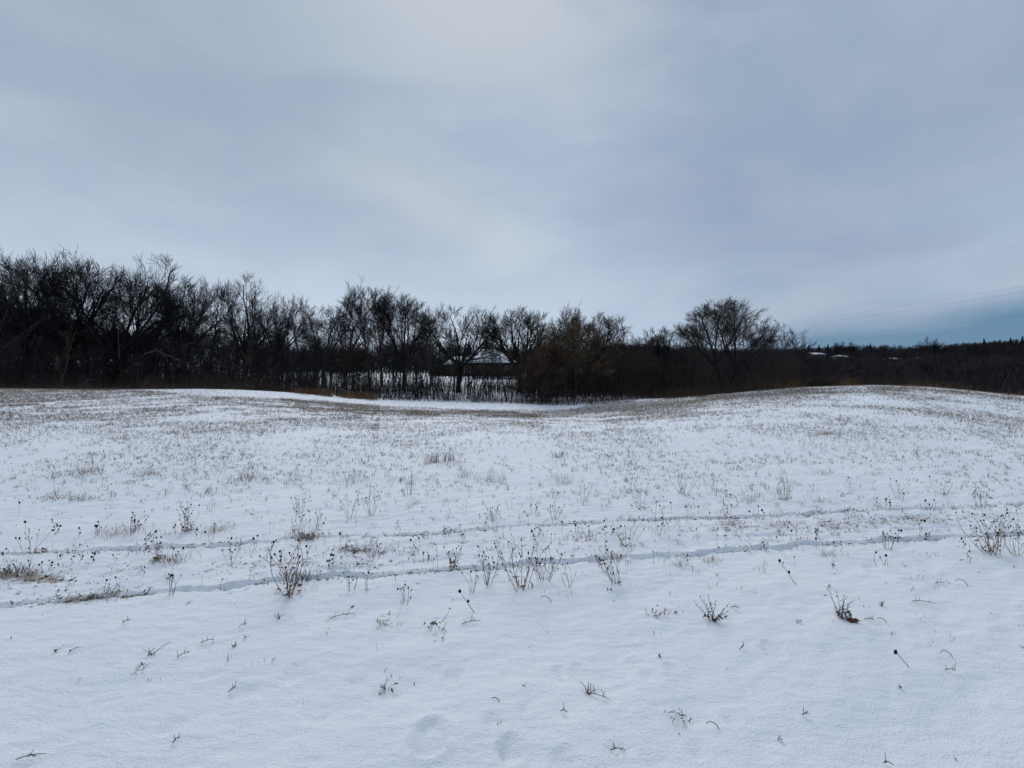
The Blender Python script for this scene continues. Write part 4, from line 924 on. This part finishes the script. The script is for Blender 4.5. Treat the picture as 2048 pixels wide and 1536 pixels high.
# small repeats: seed stems not told apart
rs = random.Random(9)
ZS = [(0, 700, 'small dried seed stem in the left part of the field', 'small seed stems in the left part of the field'),
      (700, 1380, 'small dried seed stem in the middle part of the field', 'small seed stems in the middle of the field'),
      (1380, 2048, 'small dried seed stem in the right part of the field', 'small seed stems in the right part of the field')]
MB = []
for s in range(10):
    o = seed_plant(1024, 1100, rs.uniform(18, 36), rs.randint(1, 4), 'tmp', rs.uniform(.3, .8), 50 + s, split=False, stemmat=['stem', 'stem_pale', 'stem_red'][s % 3], heads=.75); MB.append(o.data); bpy.data.objects.remove(o)
for k in range(190):
    px = rs.uniform(5, 2043); c = np.interp(px, [0, 1024, 2048], [1110, 1085, 1045]); py = min(max(rs.gauss(c, 46), 930), c + 75)
    x, y, z = at(px, py); g = ZS[0 if px < 700 else 1 if px < 1380 else 2]
    o = link('dried_wildflower', rs.choice(MB), None, (x, y, z)); o.rotation_euler = (0, 0, rs.uniform(0, 6.28)); s = rs.uniform(.55, 1.25) * (0.8 + 0.2 * y / 4.4); o.scale = (s, s, s); tag(o, g[2], 'dried plant', g[3])

# grass tufts
def tuft_mesh(seed, n, rad, h, w, matn, lean=(.1, .9)):
    g = np.random.default_rng(seed); b = g.normal(0, rad, (n, 3)) * np.array([1, .6, 0])
    V, F = blades(b, g.uniform(.4, 1, n) * h, g.uniform(.5, 1, n) * w, g.uniform(*lean, n), g); return make_mesh('grass_tuft', V, F, M[matn])
TF = [
 (178, 950, 40, 44, 70, 'stem_red', 'dense upright reddish grass tuft at the left, beyond the tall thin stem'), (125, 952, 50, 18, 60, 'stem_pale', 'flat tan grass patch left of the dense reddish tuft'),
 (300, 950, 36, 24, 60, 'stem_pale', 'tan grass tuft at the left with a few dark tips, third from the left edge'), (375, 950, 34, 26, 50, 'stem_pale', 'thin tan grass tuft right of the third one'),
 (425, 950, 30, 20, 40, 'stem', 'small thin tuft between the tan tufts and the wide brown one'), (500, 962, 70, 30, 110, 'stem', 'widest brown grass tuft in the left part of the field'),
 (586, 958, 26, 36, 36, 'stem', 'upright sparse tuft right of the widest brown one'), (712, 962, 46, 30, 80, 'stem', 'brown tuft beyond the reddish wildflower stems'),
 (120, 998, 70, 16, 90, 'stem', 'flat brown matted grass around the very tall thin stem'), (168, 1000, 40, 26, 40, 'stem_red', 'crooked reddish grass blades right of the matted patch'),
 (930, 955, 26, 34, 50, 'stem', 'upright tuft beyond the field middle, left of the two tan fans'), (987, 964, 44, 32, 80, 'stem', 'tan fan of grass, left one of two in the middle distance'), (1125, 965, 46, 30, 80, 'stem_pale', 'tan fan of grass, right one of two in the middle distance'),
 (870, 925, 26, 36, 60, 'stem', 'leaning dark grass stalks left of the tan fans'), (895, 922, 30, 34, 60, 'stem', 'leaning grass stalks right beside the darker leaning ones'), (1115, 915, 30, 24, 50, 'stem', 'small dark tuft up the field in the middle'),
 (185, 910, 20, 12, 30, 'stem', 'low tuft up the left field'), (255, 878, 40, 10, 80, 'stem', 'dark low clump in the dense stubble at the left'), (110, 855, 30, 10, 60, 'weed', 'greenish dark clump in the dense stubble near the left edge'),
 (205, 842, 26, 9, 50, 'stem_red', 'reddish clump in the dense stubble at the left'), (1148, 855, 16, 9, 40, 'weed', 'single dark clump standing on the smooth snow in the middle distance'), (976, 878, 7, 7, 16, 'head', 'tiny dark tuft up the middle of the field'),
 (1400, 864, 30, 9, 50, 'stem', 'dark low clump near the foot of the right slope'), (240, 1070, 60, 26, 110, 'stem_pale', 'soft pale grass swept right under the low bristling wildflower'), (430, 1062, 60, 22, 110, 'stem_pale', 'soft pale grass swept right beside the upright wildflower clump'),
 (30, 1152, 70, 26, 140, 'weed', 'greyish matted grass at the left edge between the ruts'), (340, 1125, 60, 22, 110, 'stem', 'matted brown grass on the ridge between the ruts at the left'), (150, 1198, 60, 18, 110, 'stem', 'flattened straw filling the near rut at the left'), (215, 1188, 60, 20, 110, 'weed', 'dark flattened grass in the near rut right of the flattened straw'),
 (725, 1102, 90, 22, 150, 'stem', 'long dark matted strip of grass between the ruts left of the middle'), (690, 1130, 60, 8, 60, 'stem', 'dark soil and grass line under the matted strip'), (610, 1160, 50, 34, 90, 'weed', 'grey leafy grass tuft behind the base of the largest wildflower clump'),
 (610, 1076, 50, 26, 80, 'stem', 'matted grass on the far rut above the largest clump'), (1225, 1114, 60, 14, 90, 'stem', 'dark matted grass on the near rut right of the middle'), (1380, 1108, 60, 10, 60, 'weed', 'dark hollow of grass in the near rut'),
 (1560, 1050, 60, 16, 80, 'stem', 'brown tuft between the ruts below the reddish bush'), (1460, 1052, 50, 20, 80, 'stem', 'brown blades between the ruts left of the reddish bush'), (1360, 1130, 26, 18, 50, 'stem_pale', 'pale little tuft below the near rut, right of the middle'),
 (1420, 1120, 40, 18, 50, 'stem_pale', 'thin pale blades below the near rut, second pale tuft'), (1655, 1110, 30, 16, 50, 'stem_pale', 'thin pale blades below the near rut further right'), (1850, 1042, 40, 18, 60, 'stem_red', 'reddish tuft between the ruts toward the right edge'),
 (1755, 1012, 22, 22, 30, 'stem_pale', 'curved pale blades on the far rut toward the right'), (1500, 1000, 40, 16, 50, 'stem_red', 'thin reddish blades left of the reddish twiggy bush'), (1640, 1005, 40, 18, 50, 'stem', 'dark sparse blades right of the reddish twiggy bush'),
 (1820, 1038, 60, 12, 60, 'stem', 'short dark stubble row between the ruts at the right'), (1650, 950, 40, 18, 60, 'stem_red', 'thin reddish tuft up the right slope'), (1750, 950, 40, 12, 50, 'stem', 'low tuft up the right slope'), (1650, 870, 60, 12, 140, 'stem_pale', 'tan patch of stubble on the right hill'),
 (1895, 950, 30, 14, 60, 'stem_red', 'thin tuft high on the right slope near the edge'), (1265, 985, 50, 16, 80, 'stem', 'dark low blades beyond the dark upright stems')]
for i, (px, py, wpx, hpx, n, mn, lab) in enumerate(TF):
    x, y, z = at(px, py); k = y / FPX
    o = link('grass_tuft', tuft_mesh(900 + i, int(n * .8), wpx * k * .32, hpx * k * 1.1, .0034 if y < 8 else .007, mn, (.2, 1.3) if hpx > 22 else (.8, 2.2)), None, (x, y, z)); tag(o, lab, 'grass tuft', 'grass tufts in the snowy field')

# ------------------------------------------------------------------ small things lying in the near snow
def sprig(px, py, L_px, kind, lab, ang=0.0, matn='weed', seed=0):
    rs = random.Random(seed + int(px * 7)); x, y, z = at(px, py); k = L_px / FPX * y
    polys = []; hs = []; c, s = math.cos(R(ang)), math.sin(R(ang))
    def lay(p0, p1, r, arch=0.0): # polyline in the upright plane facing the viewer, leaning
        n = 5; polys.append(([np.array([p0[0] + (p1[0]-p0[0])*t + rs.gauss(0, .02)*k, (p0[1]+(p1[1]-p0[1])*t), p0[2] + (p1[2]-p0[2])*t + arch*math.sin(math.pi*t)]) for t in np.linspace(0, 1, n)], [r*(1-.4*t) for t in np.linspace(0, 1, n)]))
    leaf = 0
    if kind == 'stalk':      # one leaning stalk with a head
        lay((0, 0, -.01), (k*c, .1*k, abs(k*s) + .012), .0022); hs = [(k*c, .1*k, abs(k*s) + .012, .010)]
        if rs.random() < .7: hs.append((k*c*.45, .04*k, abs(k*s)*.45 + .016, .009))
    elif kind == 'twig':
        lay((-k*.5*c, -k*.3*s, .004), (k*.5*c, k*.5*s, .014), .0024, .008)
        for _ in range(3): t = rs.uniform(-.4, .4); lay((k*t*c, k*t*s*.8, .01), (k*(t+rs.uniform(-.2, .2)), k*t*s + rs.gauss(0, .1)*k, rs.uniform(.02, .05)), .0016)
    elif kind == 'blades':
        for _ in range(7):
            a = rs.gauss(0, .5); lay((rs.gauss(0, .12)*k, rs.gauss(0, .05)*k, -.01), (a*k*.7 + rs.gauss(0, .1)*k, rs.gauss(0, .2)*k, k*rs.uniform(.25, .8)), .0020, rs.uniform(0, .1)*k)
    elif kind == 'bit':
        leaf = 3; lay((-k*.3, 0, .002), (k*.35, .02, .012), .0016)
    elif kind == 'clump':
        leaf = 9
        for _ in range(12):
            bx, by = rs.gauss(0, .42) * k, rs.gauss(0, .55) * k; a = rs.gauss(.25, .35); l = rs.uniform(.12, .5) * k
            lay((bx, by, -.006), (bx + a * l, by + rs.gauss(0, .5) * l, l * rs.uniform(.1, .55)), .0017, rs.uniform(0, .25) * l)
    elif kind == 'hook':
        n = 7; polys.append(([np.array([k*.38*math.cos(math.pi*t) - .1*k*t, .1*k*t, -.01 + k*.55*math.sin(math.pi*t*.8) + .12*k*t]) for t in np.linspace(0, 1, n)], [.002]*n))
    elif kind == 'weed':
        leaf = 14
        for j in range(12):
            a = rs.gauss(.05, .42); P0 = np.array([rs.gauss(0, .05)*k, rs.gauss(0, .05)*k, -.01]); P1 = np.array([a*k*.9, rs.gauss(0, .25)*k, k*rs.choice((.3, .4, .5, .6, .95)) * rs.uniform(.8, 1.05)]); lay(P0, P1, .0019, .03*k)
            for t in np.linspace(.2, 1, 6): q = P0 + (P1-P0)*t; hs.append((q[0]+rs.gauss(0, .03)*k, q[1], q[2]+.02*k, .0028 * rs.uniform(.6, 1.3)))
    Vs, Fs, off, mi = [], [], 0, []
    if polys:
        V, F = tubes(polys, 4); Vs.append(V); Fs.append(F); off += len(V); mi += [0]*len(F)
    if leaf:
        V, F = curl_leaves(rs, leaf, k*(.55 if kind == 'clump' else .3), min(.013, max(.006, k*.12))); Vs.append(V + np.array([0, 0, .006])); Fs.append(F+off); off += len(V); mi += [1 if kind == 'bit' else 0]*len(F)
    for a in hs:
        V, F = head_arr(np.array(a[:3]), a[3], rs.randint(0, 99)); Vs.append(V); Fs.append(F+off); off += len(V); mi += [1]*len(F)
    nm = {'stalk': 'broken_stalk', 'twig': 'twig', 'blades': 'grass_sprig', 'bit': 'plant_scrap', 'clump': 'weed_clump', 'hook': 'bent_stem', 'weed': 'dried_weed'}[kind]
    me = make_mesh(nm, np.concatenate(Vs), np.concatenate(Fs), None, mats=[M[matn], M['head']], midx=mi)
    tag(link(nm, me, None, (x, y, z + .002)), lab, nm.replace('_', ' '), 'plant scraps lying in the near snow')
SG = [
 (950, 1226, 48, 'stalk', 'thick leaning stalk with two dark heads standing alone below the wildflower row', 130, 'stem'),
 (1594, 1168, 52, 'stalk', 'long thin straight stalk leaning left, alone on the clean snow at the right', 128, 'stem'),
 (1820, 1334, 34, 'stalk', 'low stalk with a head at each end in the right foreground', 140, 'stem'),
 (1425, 1240, 62, 'weed', 'dark dried weed with an upright beaded stem, left one of the two foreground weeds', 0, 'weed'),
 (1684, 1238, 66, 'weed', 'dark dried weed beside the red leaf, right one of the two foreground weeds', 0, 'weed'),
 (278, 1338, 18, 'clump', 'small dark grass knot in the left foreground', 0, 'weed'), (302, 1310, 32, 'blades', 'upright forked sprig above the dark grass knot', 0, 'stem'),
 (366, 1312, 22, 'twig', 'short slanting twig right of the forked sprig', 50, 'stem'), (146, 1303, 26, 'bit', 'row of little dark scraps in the far left foreground', 0, 'weed'), (112, 1306, 12, 'bit', 'tiny scrap left of the row of dark scraps', 0, 'weed'),
 (468, 1292, 16, 'blades', 'single small dark blade beside a shallow hollow', 0, 'stem'), (490, 1279, 16, 'bit', 'brown scrap at the rim of the shallow hollow', 0, 'stem'), (414, 1285, 26, 'twig', 'faint twig half buried left of the shallow hollow', 20, 'stem'),
 (464, 1381, 18, 'twig', 'short dark double twig at the edge of a footprint', 60, 'weed'), (546, 1324, 10, 'bit', 'reddish pointed scrap left of the middle foreground', 0, 'stem_red'), (352, 1488, 14, 'twig', 'lone tiny twig low in the left foreground', 50, 'stem'),
 (684, 1232, 48, 'twig', 'dark knobby twig lying below the small stems, left of the middle', 20, 'weed'), (770, 1248, 44, 'clump', 'thin scattered grass sprig right of the knobby twig', 0, 'stem_pale'), (558, 1238, 14, 'blades', 'tiny reddish fork of grass under the largest clump', 0, 'stem_red'),
 (866, 1258, 44, 'clump', 'looped brown weed with a dark ring of leaves in the middle foreground', 0, 'weed'), (886, 1282, 10, 'bit', 'small black speck of leaf below the looped weed', 0, 'weed'), (942, 1250, 36, 'twig', 'curled dark twig right of the looped weed', 15, 'weed'),
 (775, 1376, 36, 'clump', 'small dark leafy sprig in the left middle foreground', 0, 'weed'), (993, 1407, 18, 'hook', 'tiny hooked stem in the centre foreground', 0, 'stem'), (1193, 1394, 52, 'twig', 'branched bare twig lying slantwise right of the centre foreground', -35, 'stem'), (1180, 1384, 34, 'blades', 'upright thin blades rising from the branched twig', 0, 'stem'),
 (1128, 1426, 16, 'twig', 'thin short blade left below the branched twig', -50, 'stem'), (1356, 1440, 34, 'clump', 'folded brown grass bunch in the right middle foreground', 0, 'stem'), (1428, 1461, 28, 'hook', 'arching thin stem right of the folded grass bunch', 0, 'stem'),
 (1236, 1499, 30, 'twig', 'half buried stem with a dark tip near the bottom edge', -15, 'weed'), (1318, 1228, 36, 'clump', 'reddish speckled grass scraps between the wildflower bunch and the left foreground weed', 0, 'stem_red'), (1600, 1246, 22, 'bit', 'three tiny dark blade tips in a row between the two foreground weeds', 0, 'weed'),
 (1738, 1244, 18, 'twig', 'short dark reddish stick right of the red leaf', -35, 'stem_red'), (1766, 1246, 20, 'hook', 'low pale arch of grass right of the short reddish stick', 0, 'stem'), (1846, 1207, 38, 'twig', 'dark forked twig in the right part of the near snow', -30, 'weed'),
 (1762, 1212, 14, 'blades', 'tiny upright blade left of the dark forked twig', 0, 'weed'), (1786, 1272, 12, 'bit', 'small grey leaf scrap below the low arch of grass', 0, 'weed'), (1896, 1316, 26, 'hook', 'bent pale stem like an upside down V at the right', 0, 'stem'),
 (1900, 1343, 18, 'twig', 'thin twig under the bent pale stem', -30, 'stem'), (1801, 1379, 8, 'bit', 'tiny cross shaped scrap in the right foreground', 0, 'weed'), (1484, 1301, 14, 'twig', 'single little blade right of the middle foreground', 40, 'stem'),
 (1611, 1436, 12, 'twig', 'short dark fleck of stem in the lower right foreground', -10, 'weed'), (1560, 1482, 16, 'bit', 'faint reddish scrap in the lower right foreground', 0, 'stem_red'), (62, 1521, 52, 'twig', 'reddish curled twig in the bottom left corner', 12, 'stem_red'),
 (1660, 1176, 18, 'bit', 'dark fleck above the right foreground weed', 0, 'weed'), (1880, 1166, 18, 'twig', 'small dark stick up the near snow at the right', -10, 'weed'), (1926, 1172, 26, 'hook', 'small bent stem near the right edge of the near snow', 0, 'weed'),
 (378, 1206, 12, 'bit', 'tiny triangular leaf tip below the near rut at the left', 0, 'leaf_red'), (1218, 1182, 20, 'bit', 'curled brown leaf left below the leaning wildflower bunch', 0, 'leaf_red'), (1238, 1168, 18, 'bit', 'curled brown leaf at the foot of the leaning wildflower bunch', 0, 'leaf_red'),
 (1094, 1205, 24, 'hook', 'small dark hooked sprig below the middle of the wildflower row', 0, 'weed'), (252, 1248, 14, 'twig', 'small grey twig tip in the left foreground', 40, 'weed'), (1776, 1528, 18, 'twig', 'dark twig tip at the bottom edge in the right part', -55, 'weed'),
 (1320, 1315, 16, 'bit', 'faint pink grey scrap above the cluster of small prints', 0, 'leaf_red'), (486, 1254, 16, 'twig', 'long faint grass blade below the near rut', 30, 'stem_pale'), (1470, 1217, 20, 'twig', 'thin dark stick right of the left foreground weed', -40, 'weed'),
 (1452, 1234, 12, 'bit', 'dark pointed seed scrap right of the left foreground weed', 0, 'weed'), (1352, 1226, 10, 'bit', 'pointed dark scrap left of the left foreground weed', 0, 'weed'), (2030, 1134, 14, 'bit', 'dark scrap at the right edge below the tangled patch', 0, 'weed')]
for i, (px, py, Lp, kd, lab, ang, mn) in enumerate(SG): sprig(px, py, Lp, kd, lab, ang, mn, i)
# red lobed leaf
x, y, z = at(1705, 1247)
outl = []
for i in range(56):
    t = i / 56 * 2 * math.pi; lob = 0.62 + 0.38 * abs(math.cos(3.5 * t)) ** 0.7; outl.append((math.cos(t) * .036 * (0.75 + .25 * lob), math.sin(t) * .021 * lob))
V = [(0, 0, .006)] + [(a, b, .004 + 9 * a * a + 12 * b * b) for a, b in outl]; V += [(p[0], p[1], p[2] - .0008) for p in V]; n = 57
F = [(0, 1 + i, 1 + (i + 1) % 56) for i in range(56)] + [(n, n + 1 + (i + 1) % 56, n + 1 + i) for i in range(56)]
r = empty('fallen_leaf', (x, y, z + .004), 'dark red lobed leaf lying on the snow beside the right foreground weed', 'leaf'); r.rotation_euler = (R(28), R(-6), R(-24))
link('leaf_blade', make_mesh('leaf_blade', np.array(V), [np.array(F)], M['oak']), r)
V, F = tubes([([(.03, 0, .008), (.045, .002, .012), (.058, -.002, .010)], [.001, .0008, .0007])], 4); link('leaf_stalk', make_mesh('leaf_stalk', V, F, M['oak']), r)
